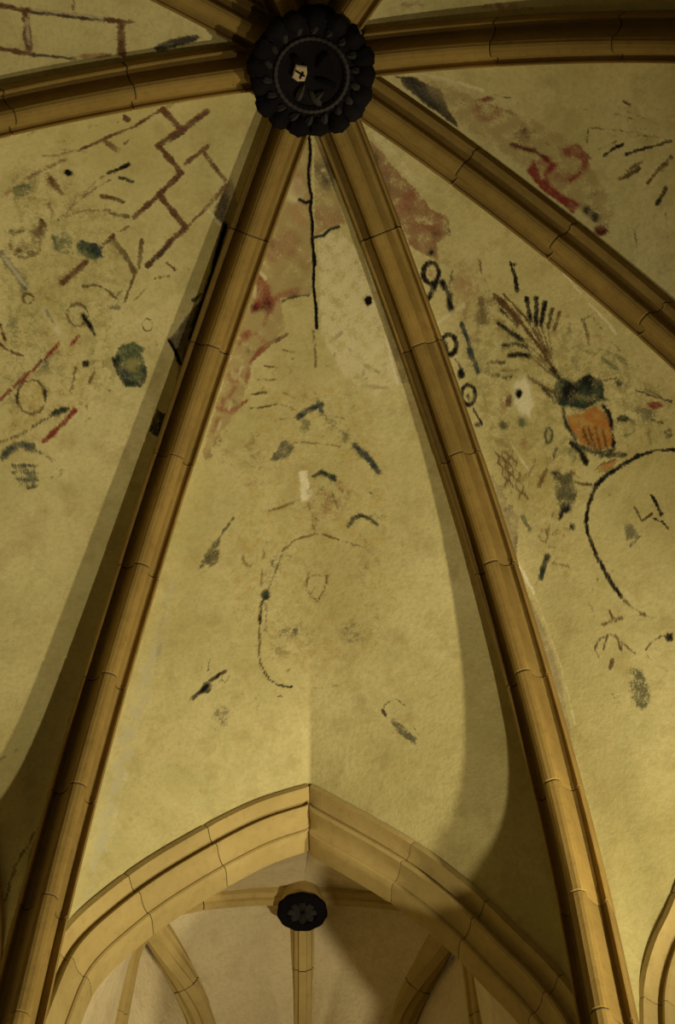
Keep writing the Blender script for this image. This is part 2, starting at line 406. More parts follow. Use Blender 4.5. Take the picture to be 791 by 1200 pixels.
# ---------------------------------------------------------------- the wall paintings: strokes in cm on the drawing board of each cell
# (kind, pigment, cover, brush width or edge softness, points)
MURAL = {
    'EA': [
        (('painted_ground', 'stained olive ground under the painted scrolls'), [
            ('area','olive',0.46,24.5,[(-86.6,-82.9),(-52.7,-124),(9.8,-126.9),(49.7,-82.4),(91.7,-47.5),(83.8,4.2),(70,68.4)]),
            ('area','green',0.3,18.4,[(-23.1,-28.8),(5.1,-51.5),(51.3,-13.8),(34.9,29.1)]),
        ]),
        (('bare_plaster', 'bare dark strip of plaster loss with a crack beside the rib'), [
            ('area','bare',1,2.5,[(27.5,-193.3),(38.9,-167.1),(51.1,-166.2),(70.3,-139.5),(78.2,-122.3),(79.6,-109.7),(84.7,-85.9),(100.3,-79.3),(109.8,-66.3),(114.6,-71.4),(94,-111.5),(67.3,-153.6),(46,-183)]),
            ('area','soot_shade',0.72,1.9,[(39.6,-167.9),(51.1,-166.2),(38,-183.2),(32.8,-182.1)]),
            ('area','soot_shade',0.66,2.5,[(78.2,-122.3),(79.6,-109.7),(84.7,-85.9),(100.3,-79.3),(95.7,-95.7)]),
            ('line','pale',0.9,1.9,[(33.6,-166.7),(37.7,-166.8),(51.9,-165.3)]),
            ('line','pale',0.66,1.6,[(83.8,-86.8),(78.7,-110.6),(78.2,-121.5)]),
            ('crack','hole',1,2.8,[(50.9,-167.7),(60.3,-153.4),(70,-139.1),(78.4,-124.2),(87.1,-107.9),(93.4,-96.8)]),
            ('crack','hole',1,3.7,[(98.3,-91.4),(103.7,-79.4),(108.8,-70.6)]),
            ('crack','hole',1,1.9,[(84.7,-85.9),(93.5,-82.8),(101.1,-78.4)]),
            ('line','soot_shade',0.78,3.1,[(75.5,-116.9),(76.7,-126)]),
        ]),
        (('painted_ochre_band', 'pale ochre painted scroll ground, much faded'), [
            ('line','ochre',0.48,15.9,[(25.5,-31.7),(44.5,-32.8),(60.2,-23.2),(66,-3.2),(60.9,22.7),(53.3,42.3)]),
            ('line','ochre',0.45,8.6,[(1.3,-38.6),(23.7,-38.5)]),
            ('area','olive',0.4,18.4,[(-35.8,-40.4),(-11.5,-50.6),(22.1,-35),(26.7,-5.1),(22.7,16.3)]),
        ]),
        (('painted_masonry_lines', 'dark red painted lines imitating joints of masonry blocks'), [
            ('line','brick',1,4.3,[(-37.6,-184.4),(-18.4,-187.3)]),
            ('line','brick',1,4.6,[(-17.2,-205.3),(-18.1,-188.4),(-20.7,-169.7)]),
            ('line','soot_shade',0.78,1.9,[(-15.9,-186.9),(-18.5,-171.4)]),
            ('line','brick',1,4.3,[(-20.7,-169.7),(-7.5,-170.4),(4.3,-170)]),
            ('line','brick',0.78,3.7,[(1.9,-194.2),(1.2,-175.9)]),
            ('line','brick',1,4.3,[(4.3,-170),(5.8,-152.8),(6.3,-128.3)]),
            ('line','brick',0.804,3.7,[(3.6,-189.5),(27.3,-188.1)]),
            ('line','brick',1,4.7,[(7.4,-150.3),(34.4,-148.6)]),
            ('line','brick',0.72,3.7,[(30.4,-186.2),(33.6,-166.7)]),
            ('line','brick',0.66,2.5,[(34.1,-165.6),(35.2,-149.4)]),
            ('line','brick',1,4.4,[(35.2,-148.6),(34.9,-137.8),(37,-126),(37.4,-112.4)]),
            ('line','soot_shade',0.66,1.9,[(36.4,-134.1),(38.1,-114.1)]),
            ('line','brick',0.84,2.5,[(-38.4,-183.4),(-40.7,-165.6),(-48.4,-143.3),(-53.3,-126.6)]),
            ('line','brick',0.54,2.4,[(-53.3,-126.6),(-60.9,-112.5),(-66.6,-104.8)]),
            ('line','brick',0.564,3.7,[(-38,-184.2),(-33.7,-198.1)]),
            ('line','brick',0.66,3.7,[(-54.6,-115.8),(-59,-102.9),(-62.2,-88)]),
            ('line','rust',0.6,3,[(-62.2,-88),(-63.5,-75.4),(-64.6,-65.5)]),
            ('line','brick',0.72,4.3,[(-47.1,-143.2),(-35.3,-147)]),
            ('line','brick',0.9,4.9,[(-51.9,-100.3),(-39.9,-99.8)]),
            ('line','brick',0.54,3.1,[(-61.2,-97.8),(-51.7,-97.9)]),
            ('line','brick',1,5.2,[(7.4,-82.6),(6.5,-60.9)]),
            ('line','brick',0.96,3.7,[(6.3,-109),(6.9,-97.4)]),
            ('line','brick',0.78,1.9,[(8.5,-120.3),(6.9,-113.2)]),
        ]),
        (('painted_red_line', 'thin broken line in red paint'), [
            ('line','red',1,2.5,[(35,-31.4),(36,-19.4),(35.7,-4.3)]),
            ('line','red',1,2.7,[(35.7,-4.3),(35,10.3),(34.1,28.3)]),
            ('line','red',1,2.2,[(41,-43.9),(41.6,-34.9)]),
            ('line','red',1,4,[(75.4,-3.4),(75.7,8.3),(74.9,27.8)]),
            ('line','dred',0.96,2.1,[(-2.5,-9.2),(8.7,-3.1)]),
            ('line','dred',0.96,2.1,[(7.1,0.3),(13.6,0.2),(23.8,-4.7)]),
        ]),
        (('painted_palm_leaf', 'faint painted palm leaf with separate dark leaflets'), [
            ('line','black',0.924,3.1,[(-24,-146.6),(-25.9,-139.3),(-28.4,-133)]),
            ('line','black',0.84,3.1,[(-21.1,-137.1),(-12.7,-142.4)]),
            ('line','brown',0.9,3.7,[(-19.5,-120),(-13.6,-125),(-7.1,-128.8)]),
            ('line','brown',0.72,3.1,[(-6.8,-117.1),(3.2,-124.8)]),
            ('line','brown',0.66,2.2,[(-36.5,-155.7),(-36.7,-153)]),
            ('line','brown',0.66,1.8,[(-26.8,-87.3),(-27.8,-105.3),(-26.5,-118.8),(-24,-131.1)]),
            ('line','brown',0.564,1.9,[(-25.7,-91.2),(-19.9,-105.7),(-7.7,-118.6)]),
            ('line','brown',0.54,1.8,[(-28.9,-110.8),(-29.9,-125.2),(-28.6,-131)]),
            ('line','brown',0.54,2.2,[(-26.8,-96),(-30.9,-108.6)]),
            ('line','brown',0.66,2.5,[(-40.1,-89.2),(-33.4,-86.7)]),
            ('line','brown',0.96,3.1,[(-50.5,-162.2),(-46.8,-163.3)]),
            ('line','brown',0.42,3,[(-68.5,-115),(-61.5,-130.2)]),
            ('line','brown',0.36,2.4,[(-62.1,-137.7),(-53.9,-153.3)]),
            ('line','brown',0.42,2.4,[(-83.9,-102.7),(-81.4,-112.3)]),
            ('line','brown',0.42,2.4,[(-64.7,-113.8),(-49.8,-129.2)]),
        ]),
        (('painted_rosette', 'brown painted rosette with a small curl'), [
            ('line','brown',0.66,3.1,[(-22.9,-67.4),(-21,-64.8),(-20.1,-61.5),(-20.5,-58),(-22,-54.6),(-24.5,-51.8),(-27.6,-49.9),(-31,-49.1),(-34.3,-49.6),(-37.1,-51.2),(-39,-53.7),(-39.8,-56.9),(-39.4,-60.4),(-38,-63.8),(-35.5,-66.6),(-32.4,-68.5),(-29,-69.4),(-25.7,-69),(-22.9,-67.4)]),
            ('area','brown',0.48,3.1,[(-23.6,-65.6),(-21.8,-62.8),(-21.5,-59.2),(-22.8,-55.5),(-25.5,-52.5),(-28.9,-50.8),(-32.5,-50.7),(-35.5,-52.1),(-37.3,-54.9),(-37.6,-58.5),(-36.3,-62.2),(-33.7,-65.2),(-30.2,-66.9),(-26.7,-67.1)]),
            ('area','brown',0.84,3.1,[(-27.5,-77.8),(-25.9,-75.9),(-25,-73.8),(-25.1,-72),(-26.2,-70.8),(-28,-70.4),(-30.1,-71),(-32.2,-72.4),(-33.9,-74.2),(-34.7,-76.3),(-34.6,-78.1),(-33.6,-79.3),(-31.8,-79.7),(-29.6,-79.1)]),
            ('area','brown',0.66,3.1,[(-28.1,-73.6),(-27.4,-72.5),(-27.3,-71.1),(-27.9,-69.6),(-28.9,-68.4),(-30.3,-67.7),(-31.7,-67.6),(-32.9,-68.2),(-33.6,-69.2),(-33.7,-70.6),(-33.1,-72.1),(-32.1,-73.3),(-30.7,-74),(-29.3,-74.1)]),
            ('line','brown',0.96,2.5,[(-35,-77.9),(-29.6,-78)]),
            ('area','brown',0.78,3.1,[(-27.4,-55.3),(-26.7,-54.2),(-26.6,-52.8),(-27.1,-51.3),(-28.2,-50.1),(-29.5,-49.4),(-30.9,-49.4),(-32.1,-49.9),(-32.8,-51),(-32.9,-52.4),(-32.3,-53.9),(-31.3,-55.1),(-29.9,-55.8),(-28.5,-55.9)]),
            ('area','brown',0.66,3.1,[(-20.6,-61.3),(-20.1,-60.3),(-20.3,-58.9),(-21,-57.3),(-22.3,-55.9),(-23.7,-55),(-25.1,-54.6),(-26.1,-55),(-26.6,-56),(-26.4,-57.4),(-25.6,-58.9),(-24.4,-60.3),(-23,-61.3),(-21.6,-61.6)]),
            ('area','soot_shade',0.66,3,[(-41.5,-59),(-40.9,-58.2),(-40.8,-57.2),(-41.1,-56.2),(-41.7,-55.4),(-42.7,-54.9),(-43.7,-55),(-44.6,-55.4),(-45.2,-56.2),(-45.4,-57.3),(-45.1,-58.3),(-44.4,-59.1),(-43.4,-59.5),(-42.4,-59.5)]),
        ]),
        (('painted_leaf', 'dark green painted leaf lying across a masonry line'), [
            ('area','green',0.96,3.1,[(11.4,-93),(11.5,-90.5),(9.8,-87.8),(6.7,-85.3),(2.8,-83.7),(-1.1,-83.1),(-4.2,-83.7),(-5.9,-85.5),(-6,-87.9),(-4.3,-90.7),(-1.2,-93.2),(2.7,-94.8),(6.6,-95.4),(9.7,-94.8)]),
            ('area','dgreen',1,3.1,[(11.3,-94.8),(10.9,-93.2),(9.1,-91.5),(6.2,-90.1),(2.9,-89.3),(-0.2,-89.3),(-2.6,-90),(-3.7,-91.3),(-3.3,-92.9),(-1.5,-94.6),(1.4,-96),(4.7,-96.8),(7.9,-96.9),(10.2,-96.2)]),
            ('line','blue',1,3.1,[(-4.8,-89.6),(2.9,-95.5),(11.3,-93.5)]),
            ('area','green',0.6,3.1,[(-7.9,-85.2),(-5.4,-82),(-4.3,-78.4),(-4.8,-75),(-6.9,-72.6),(-10.2,-71.7),(-13.9,-72.4),(-17.4,-74.5),(-19.9,-77.7),(-21,-81.3),(-20.5,-84.6),(-18.4,-87),(-15.1,-88),(-11.4,-87.3)]),
            ('line','green',0.78,2.5,[(-21.7,-77.5),(-13.2,-73.1)]),
            ('line','dgreen',0.66,1.8,[(-17.9,-85.3),(-3.4,-77.2)]),
        ]),
        (('painted_green_spray', 'small bluish green painted spray'), [
            ('area','green',0.72,3,[(-53.5,-86.4),(-52.3,-84.4),(-52.4,-81.7),(-53.7,-78.7),(-55.9,-76.1),(-58.6,-74.3),(-61.3,-73.8),(-63.5,-74.6),(-64.6,-76.5),(-64.6,-79.2),(-63.4,-82.2),(-61.2,-84.8),(-58.4,-86.6),(-55.7,-87.2)]),
            ('area','blue',0.66,3,[(-56.4,-87.2),(-55.7,-86.2),(-55.6,-84.8),(-56.1,-83.4),(-57.2,-82.2),(-58.5,-81.4),(-59.9,-81.3),(-61,-81.7),(-61.7,-82.8),(-61.8,-84.1),(-61.3,-85.6),(-60.3,-86.8),(-59,-87.5),(-57.6,-87.7)]),
            ('line','green',0.54,2.4,[(-66.9,-78.1),(-68.1,-83.6)]),
            ('line','brown',0.54,1.8,[(-59.5,-69),(-56.2,-75.5)]),
        ]),
        (('painted_band', 'speckled blue green painted band with a round knob'), [
            ('line','blue',0.72,6.7,[(-37.5,-41.9),(-26.4,-41.6),(-8.2,-39.4)]),
            ('line','white',0.42,2.4,[(-34.3,-42.2),(-9,-40.2)]),
            ('line','brown',0.9,2.5,[(0.9,-38.2),(1.7,-37.2),(2,-36),(1.9,-34.7),(1.5,-33.6),(0.6,-32.6),(-0.5,-32.1),(-1.7,-31.9),(-2.9,-32.2),(-3.9,-32.8),(-4.6,-33.8),(-4.9,-35),(-4.9,-36.3),(-4.4,-37.4),(-3.6,-38.3),(-2.5,-38.9),(-1.3,-39.1),(-0.1,-38.8),(0.9,-38.2)]),
            ('line','white',0.54,5.5,[(12.1,-39),(21.7,-37.2),(31.2,-35.2)]),
            ('line','blue',0.66,2.5,[(12.9,-39.1),(23.4,-36.4)]),
            ('area','green',0.42,3.1,[(11.7,-18.5),(14.2,-15.1),(15.1,-11.4),(14.5,-8),(12.3,-5.6),(9.1,-4.8),(5.4,-5.7),(2,-8),(-0.4,-11.4),(-1.4,-15.1),(-0.8,-18.5),(1.4,-20.9),(4.6,-21.7),(8.3,-20.9)]),
            ('area','blue',0.6,3.1,[(41.4,-15.5),(42.2,-14.1),(42.1,-12.2),(41.3,-10.3),(39.8,-8.8),(38.1,-7.9),(36.3,-7.8),(34.9,-8.6),(34.1,-10.1),(34.2,-11.9),(35,-13.8),(36.4,-15.3),(38.2,-16.2),(40,-16.3)]),
            ('area','green',0.42,3.1,[(32.5,6),(33.8,8.4),(33.9,11.3),(32.7,14.2),(30.5,16.4),(27.8,17.7),(25,17.6),(22.7,16.3),(21.4,13.9),(21.4,11),(22.5,8.1),(24.7,5.8),(27.5,4.6),(30.2,4.6)]),
        ]),
        (('painted_scroll', 'curling painted scroll ornaments in brown and black'), [
            ('line','brown',0.72,2.2,[(34.8,-58.4),(36.4,-56.2),(37.2,-53.7),(37.2,-51.1),(36.3,-48.7),(34.6,-46.9),(32.3,-45.8),(29.8,-45.7),(27.3,-46.4),(25.1,-47.9),(23.5,-50.1),(22.7,-52.6),(22.7,-55.2),(23.7,-57.6),(25.3,-59.4),(27.6,-60.5),(30.1,-60.7),(32.6,-59.9),(34.8,-58.4)]),
            ('line','black',1,3.7,[(32.4,-55.8),(39.9,-54.2),(47.4,-52.5)]),
            ('line','brown',0.84,2.2,[(18.2,-69.4),(23.7,-77.2),(31.5,-80.4),(39,-80.6)]),
            ('area','grey',0.66,3.1,[(46.5,-79.8),(47.2,-78.3),(47,-76.3),(45.9,-74.1),(44.2,-72.1),(42.1,-70.9),(40,-70.6),(38.5,-71.2),(37.8,-72.8),(38,-74.8),(39.1,-77),(40.9,-79),(43,-80.2),(45,-80.5)]),
            ('area','black',1,3.1,[(59.7,-34.9),(60.4,-33.7),(60.6,-32.4),(60.2,-31.1),(59.3,-30.1),(58,-29.7),(56.8,-29.9),(55.7,-30.6),(54.9,-31.7),(54.8,-33.1),(55.2,-34.4),(56.1,-35.3),(57.3,-35.8),(58.6,-35.6)]),
            ('line','brown',0.84,2.2,[(55.3,-25.8),(59.9,-18.4),(64,-11.5)]),
            ('line','brown',0.78,2.5,[(65.1,-34.4),(68.8,-25.2)]),
            ('area','brown',0.78,3.1,[(84.3,-32.7),(84.9,-31.7),(85,-30.7),(84.7,-29.6),(83.9,-28.9),(83,-28.6),(82,-28.7),(81.1,-29.3),(80.5,-30.2),(80.4,-31.3),(80.7,-32.4),(81.4,-33.1),(82.4,-33.4),(83.4,-33.3)]),
            ('line','brown',0.66,1.8,[(78.3,-15.9),(79.5,-10.3)]),
            ('line','brown',0.66,1.8,[(85.5,-2.7),(86.4,-7)]),
            ('line','brown',0.78,5,[(7.7,-107),(21.1,-106.1),(35,-102.8)]),
            ('line','brown',0.78,3.7,[(21.9,-121),(34.4,-107.4)]),
            ('line','brown',0.78,1.9,[(35.9,-102),(46,-82.8)]),
            ('line','brown',0.6,1.9,[(48.5,-99.7),(49.5,-87.5)]),
            ('line','brown',0.66,2.5,[(47.5,-110.1),(52.8,-117.5)]),
            ('line','brown',0.78,2.2,[(44.6,-122.8),(52,-123.7)]),
            ('line','brown',0.72,1.9,[(70.2,-85.6),(71,-84.5),(71.5,-83.1),(71.6,-81.8),(71.2,-80.6),(70.4,-79.8),(69.2,-79.3),(67.9,-79.3),(66.6,-79.8),(65.5,-80.7),(64.6,-81.8),(64.1,-83.2),(64,-84.5),(64.4,-85.7),(65.3,-86.6),(66.4,-87),(67.7,-87),(69,-86.5),(70.2,-85.6)]),
            ('line','brown',0.54,1.9,[(37.3,-91.1),(39.9,-78.9)]),
            ('area','brown',0.48,3.1,[(70.7,-41.2),(72.3,-39.1),(73.1,-36.8),(72.9,-34.9),(71.8,-33.8),(70,-33.6),(67.9,-34.5),(65.9,-36.1),(64.3,-38.3),(63.5,-40.5),(63.7,-42.4),(64.8,-43.5),(66.5,-43.7),(68.7,-42.9)]),
            ('line','brown',0.66,2.5,[(79,-78.2),(81.9,-77.7)]),
        ]),
        (('painted_medallion', 'small round painted medallion outlined in dark dots'), [
            ('area','ochre',0.54,3.1,[(54.6,4.4),(57.2,8.7),(58.1,13.5),(56.9,17.8),(54,20.8),(49.9,21.9),(45.4,20.9),(41.5,18),(38.8,13.8),(37.9,9.1),(39,4.7),(41.9,1.7),(46,0.5),(50.5,1.5)]),
            ('line','brown',0.84,2.4,[(55,4),(57.3,7.4),(58.5,11.3),(58.5,15.2),(57.1,18.6),(54.7,21.1),(51.5,22.4),(47.8,22.4),(44.2,21),(41,18.5),(38.7,15.1),(37.5,11.2),(37.5,7.4),(38.8,4),(41.2,1.4),(44.4,0.1),(48.1,0.1),(51.8,1.4),(55,4)]),
            ('line','black',0.78,2.4,[(38.6,15),(43.1,20.6)]),
            ('line','black',0.78,2.4,[(50.9,2.2),(55.8,5.7)]),
            ('line','brown',0.42,4.9,[(47.1,26.7),(56.1,17.4)]),
        ]),
        (('painted_wreath', 'round green painted wreath beside the rib shadow'), [
            ('area','green',0.9,3.1,[(84.6,-63.7),(89.8,-59.1),(92.9,-53.5),(93.4,-47.9),(91,-43.6),(86.4,-41.3),(80.4,-41.5),(74.2,-44.1),(69,-48.6),(65.8,-54.1),(65.4,-59.7),(67.7,-64.1),(72.3,-66.5),(78.4,-66.3)]),
            ('line','dgreen',1,4.9,[(70.5,-51.6),(78,-45.4),(87.8,-43.3),(91.7,-47.5)]),
            ('line','dgreen',0.9,3.7,[(84.1,-62.3),(91.5,-56),(94.1,-48.2)]),
            ('area','blue',0.96,3.1,[(84,-50.8),(85.3,-48.8),(85.9,-46.6),(85.5,-44.6),(84.2,-43.3),(82.4,-42.9),(80.3,-43.5),(78.4,-44.9),(77.1,-46.9),(76.5,-49.1),(76.9,-51.1),(78.2,-52.4),(80,-52.8),(82.1,-52.2)]),
            ('area','olive',0.66,3.1,[(83.8,-58.5),(85.1,-56.4),(85.5,-54.1),(85,-52),(83.6,-50.6),(81.6,-50),(79.4,-50.5),(77.5,-51.8),(76.1,-53.9),(75.7,-56.2),(76.3,-58.3),(77.7,-59.8),(79.7,-60.4),(81.8,-59.9)]),
            ('line','green',0.9,4.3,[(67.1,-56.8),(70.1,-66.1),(77.4,-67.7)]),
            ('line','black',0.9,2.5,[(68.5,-49.4),(77.2,-44.5)]),
        ]),
        (('painted_dark_plume', 'dark blue grey painted plume with horizontal strokes'), [
            ('line','blue',0.96,5.5,[(62.5,56.2),(61.9,48.5),(64.9,41.3),(71.5,36.3)]),
            ('line','blue',0.72,3.6,[(69.4,41),(78.3,35.3)]),
            ('area','blue',0.564,4.8,[(66.5,55.5),(82.9,42.3),(92.3,56.1),(82,64.6)]),
            ('line','blue',0.78,2.1,[(70.1,56),(82.9,44.1)]),
            ('line','blue',0.78,2.1,[(73.5,60),(86.3,47.2)]),
            ('line','blue',0.78,2.1,[(78.2,61.9),(89,51.2)]),
            ('line','dgreen',0.78,3,[(87.8,60.6),(91.2,55.6)]),
            ('line','grey',0.48,5.5,[(80.4,34),(88,33.9),(96.4,34.7)]),
            ('line','brown',0.54,1.8,[(94.9,43.7),(98.3,36.9)]),
        ]),
        (('painted_edge_line', 'thin dark painted line ending in a tuft'), [
            ('line','blue',0.84,2.1,[(71.7,-1.3),(66.3,11.1),(62.8,26.6)]),
            ('line','brown',0.78,2.1,[(62.8,26.6),(58.9,39.8),(53.9,50)]),
            ('area','dgreen',0.96,3.1,[(71.4,-1.9),(72.2,-0.7),(72.3,1.6),(71.6,4.5),(70.3,7.5),(68.6,9.8),(66.8,11.2),(65.4,11.3),(64.6,10),(64.5,7.7),(65.2,4.8),(66.5,1.9),(68.2,-0.5),(69.9,-1.9)]),
        ]),
        (('drill_hole', 'round black hole in the painted masonry cell'), [
            ('hole','hole',1,1.6,[(-44.3,-114.4),(-43.7,-113.5),(-43.6,-112.4),(-44,-111.2),(-44.9,-110.2),(-46,-109.6),(-47.2,-109.4),(-48.2,-109.8),(-48.8,-110.7),(-48.9,-111.8),(-48.5,-113),(-47.6,-114),(-46.5,-114.6),(-45.3,-114.8)]),
        ]),
        (('square_socket', 'dark square socket in the plaster beside the rib'), [
            ('area','soot_shade',1,1.6,[(112.7,-43.9),(120.5,-45.1),(127.1,-28.4),(119.7,-27.6)]),
            ('area','hole',0.78,3.1,[(122.8,-36.1),(123.6,-34.7),(123.9,-33.2),(123.7,-31.9),(122.9,-31.1),(121.7,-30.9),(120.4,-31.3),(119.2,-32.3),(118.3,-33.7),(118,-35.2),(118.3,-36.5),(119.1,-37.4),(120.3,-37.6),(121.6,-37.1)]),
        ]),
        (('seam', 'thin crack in the lower plaster'), [
            ('line','brown',0.6,1.5,[(176,209.7),(180.1,199.4),(183.6,187.4)]),
            ('crack','soot_shade',1,1.7,[(208.4,206.5),(210.2,216.7),(212.6,228.7),(214.4,243.9)]),
            ('line','brown',0.66,1.6,[(210.2,225.9),(210.1,249.2),(215,272.3)]),
            ('line','soot_shade',0.66,2,[(182.4,103.6),(186.3,122.1),(189.9,132.9)]),
            ('line','brown',0.6,2.3,[(192.2,148.5),(201.1,179.8)]),
        ]),
    ],
    'AB': [
        (('painted_ground', 'brownish painted ground around the cartouche, much faded'), [
            ('area','ochre',0.42,24.3,[(-44.1,-70.8),(42.3,-69.4),(59.8,5.4),(57.6,127.9),(16.2,150.9),(-43,144.5),(-73.6,78.3),(-67.4,-8.6)]),
            ('area','old',0.36,18,[(-25.9,53.3),(35,54.3),(39.8,139.4),(-31.2,144.6)]),
        ]),
        (('old_paint_layer', 'older pinkish paint layer left beside the crack'), [
            ('area','old',0.75,3.1,[(-13.9,-226.3),(-1.3,-226.8),(-2.8,-127.9),(-25,-123.9),(-22.8,-104.3),(-32.8,-92.2),(-45.8,-79.9),(-49,-64.6),(-56.5,-46),(-67.4,-30.2),(-80.6,-5),(-82.9,-14),(-67.1,-69.7),(-54.5,-106.2),(-44.2,-141.5),(-34.9,-175.3),(-24.5,-207.7)]),
            ('area','old',0.7,2.5,[(-0.7,-226.8),(10,-221.2),(17.5,-189.4),(22.2,-174.5),(9.4,-171.7),(-1.1,-167)]),
            ('area','red',0.36,7.5,[(-0.8,-184.7),(17.4,-184),(21,-174.5),(9.4,-172.9),(-1.1,-168.7)]),
            ('area','pale',0.4,3.1,[(-7.3,-197.2),(-8.1,-193.5),(-10.2,-190.5),(-13.1,-188.7),(-16.4,-188.7),(-19.2,-190.2),(-21.2,-193.1),(-21.8,-196.7),(-21,-200.4),(-18.9,-203.4),(-16,-205.2),(-12.8,-205.3),(-9.9,-203.8),(-8,-200.9)]),
            ('line','pale',0.5,2.5,[(-17.7,-191.6),(-10.5,-189.6)]),
            ('area','red',0.34,5.6,[(-11,-162),(-11.9,-157.9),(-14.5,-154.5),(-18.3,-152.6),(-22.3,-152.5),(-26,-154.3),(-28.4,-157.5),(-29.3,-161.6),(-28.3,-165.8),(-25.7,-169.2),(-22,-171.1),(-17.9,-171.2),(-14.3,-169.5),(-11.8,-166.2)]),
            ('area','dred',0.5,3.1,[(-28.7,-161.6),(-29,-160.2),(-29.9,-159),(-31.1,-158.3),(-32.4,-158.2),(-33.6,-158.7),(-34.4,-159.8),(-34.7,-161.2),(-34.4,-162.7),(-33.5,-163.9),(-32.3,-164.7),(-30.9,-164.8),(-29.7,-164.2),(-28.9,-163.1)]),
            ('area','pink',0.5,5,[(-4.5,-182),(-5.2,-178.4),(-6.9,-175.6),(-9.4,-174),(-12.1,-174),(-14.5,-175.6),(-16.2,-178.4),(-16.7,-181.9),(-16,-185.5),(-14.3,-188.4),(-11.8,-190),(-9.1,-190),(-6.7,-188.4),(-5.1,-185.6)]),
            ('area','red',0.34,3.1,[(-23.3,-155.1),(-23.9,-153.1),(-25.7,-151.5),(-28.1,-150.5),(-30.8,-150.4),(-33.3,-151.2),(-34.9,-152.6),(-35.5,-154.5),(-34.8,-156.5),(-33.1,-158.2),(-30.7,-159.2),(-28,-159.3),(-25.5,-158.6),(-23.9,-157.1)]),
            ('area','red',0.3,3.1,[(-3.2,-149.4),(-3.6,-147.2),(-4.8,-145.4),(-6.6,-144.4),(-8.5,-144.4),(-10.2,-145.5),(-11.4,-147.3),(-11.8,-149.5),(-11.3,-151.7),(-10.1,-153.5),(-8.4,-154.5),(-6.4,-154.5),(-4.7,-153.5),(-3.6,-151.7)]),
            ('area','red',0.3,3.1,[(-6.6,-200.9),(-7.2,-197.7),(-8.6,-195.1),(-10.5,-193.6),(-12.7,-193.6),(-14.6,-195),(-15.9,-197.5),(-16.3,-200.7),(-15.8,-203.9),(-14.4,-206.5),(-12.4,-208),(-10.3,-208),(-8.3,-206.7),(-7.1,-204.1)]),
            ('area','olive',0.4,3.1,[(-5.1,-143.7),(-5.9,-140.2),(-7.9,-137.4),(-10.9,-135.8),(-14.2,-135.9),(-17.2,-137.4),(-19.2,-140.2),(-19.8,-143.7),(-19,-147.2),(-17,-150.1),(-14,-151.6),(-10.7,-151.6),(-7.8,-150),(-5.8,-147.2)]),
            ('area','red',0.85,2.5,[(-41.1,-142.9),(-33.5,-133.1),(-30,-123.8),(-31.3,-115.6),(-38.2,-105.9),(-36.8,-117.8),(-46.6,-115),(-44.5,-127.3)]),
            ('area','dred',0.95,3.1,[(-31.2,-120.3),(-31.7,-118.2),(-32.9,-116.6),(-34.6,-115.6),(-36.5,-115.5),(-38.2,-116.4),(-39.4,-118),(-39.8,-120),(-39.3,-122.1),(-38.1,-123.7),(-36.4,-124.7),(-34.5,-124.8),(-32.8,-123.9),(-31.6,-122.3)]),
            ('area','dred',0.9,3.1,[(-41,-118.2),(-41.4,-116.9),(-42.2,-115.8),(-43.4,-115.2),(-44.8,-115.1),(-46,-115.6),(-46.8,-116.6),(-47.1,-117.8),(-46.8,-119.1),(-45.9,-120.2),(-44.7,-120.8),(-43.3,-120.9),(-42.1,-120.4),(-41.3,-119.4)]),
            ('line','red',0.75,5,[(-31.2,-123.8),(-23.8,-127.4),(-13.9,-130.4)]),
            ('line','pale',0.8,2.2,[(-39.4,-141.9),(-36.4,-138.7)]),
            ('line','pale',0.6,1.9,[(-43.8,-133),(-44.5,-125.5)]),
            ('line','red',0.7,3.7,[(-48.6,-100.7),(-55.4,-93.2)]),
            ('area','dred',0.75,3.1,[(-46.3,-88.3),(-46.6,-87.3),(-47.3,-86.4),(-48.3,-85.9),(-49.4,-85.9),(-50.3,-86.3),(-51,-87.1),(-51.2,-88.1),(-51,-89.2),(-50.3,-90),(-49.3,-90.5),(-48.2,-90.6),(-47.2,-90.2),(-46.6,-89.3)]),
            ('line','dred',0.65,3.4,[(-43.3,-86.6),(-32.8,-94),(-21.6,-100.1)]),
            ('line','red',0.45,3.1,[(-37.7,-95.2),(-43.8,-99.8)]),
            ('line','red',0.6,3.1,[(-51.6,-100.6),(-54.7,-96.8)]),
            ('line','red',0.75,3.1,[(-36.5,-92.2),(-47.7,-80.4)]),
            ('line','red',0.6,2.8,[(-48.9,-74.9),(-51.5,-66.4)]),
            ('line','red',0.5,2.5,[(-55.1,-69.9),(-55.3,-68.6),(-56.1,-67.5),(-57.2,-66.6),(-58.6,-66.1),(-60.1,-66),(-61.5,-66.4),(-62.6,-67.1),(-63.3,-68.2),(-63.5,-69.4),(-63.3,-70.6),(-62.5,-71.8),(-61.4,-72.6),(-60,-73.2),(-58.5,-73.3),(-57.2,-72.9),(-56,-72.2),(-55.3,-71.1),(-55.1,-69.9)]),
            ('line','red',0.7,3.1,[(-51,-52.3),(-61.3,-44.6),(-72.1,-45.8)]),
            ('line','red',0.55,2.8,[(-67.3,-52.8),(-68.6,-45.5)]),
            ('line','red',0.5,3.1,[(-59.4,-61.2),(-63.7,-54.3)]),
            ('line','red',0.5,2.5,[(-71,-39.2),(-74.6,-29.8)]),
            ('line','brown',0.45,4.9,[(-63.8,-34.1),(-71.7,-20.8),(-80,-5.6)]),
            ('line','pale',0.5,1.9,[(-62.5,-50.7),(-63.7,-45.7)]),
            ('line','pale',0.45,1.9,[(-53.8,-76.6),(-56.3,-71.6)]),
            ('line','pale',0.5,1.9,[(-69.8,-36.2),(-71,-31.3)]),
        ]),
        (('plaster_patch', 'smooth pale plaster patch right of the crack'), [
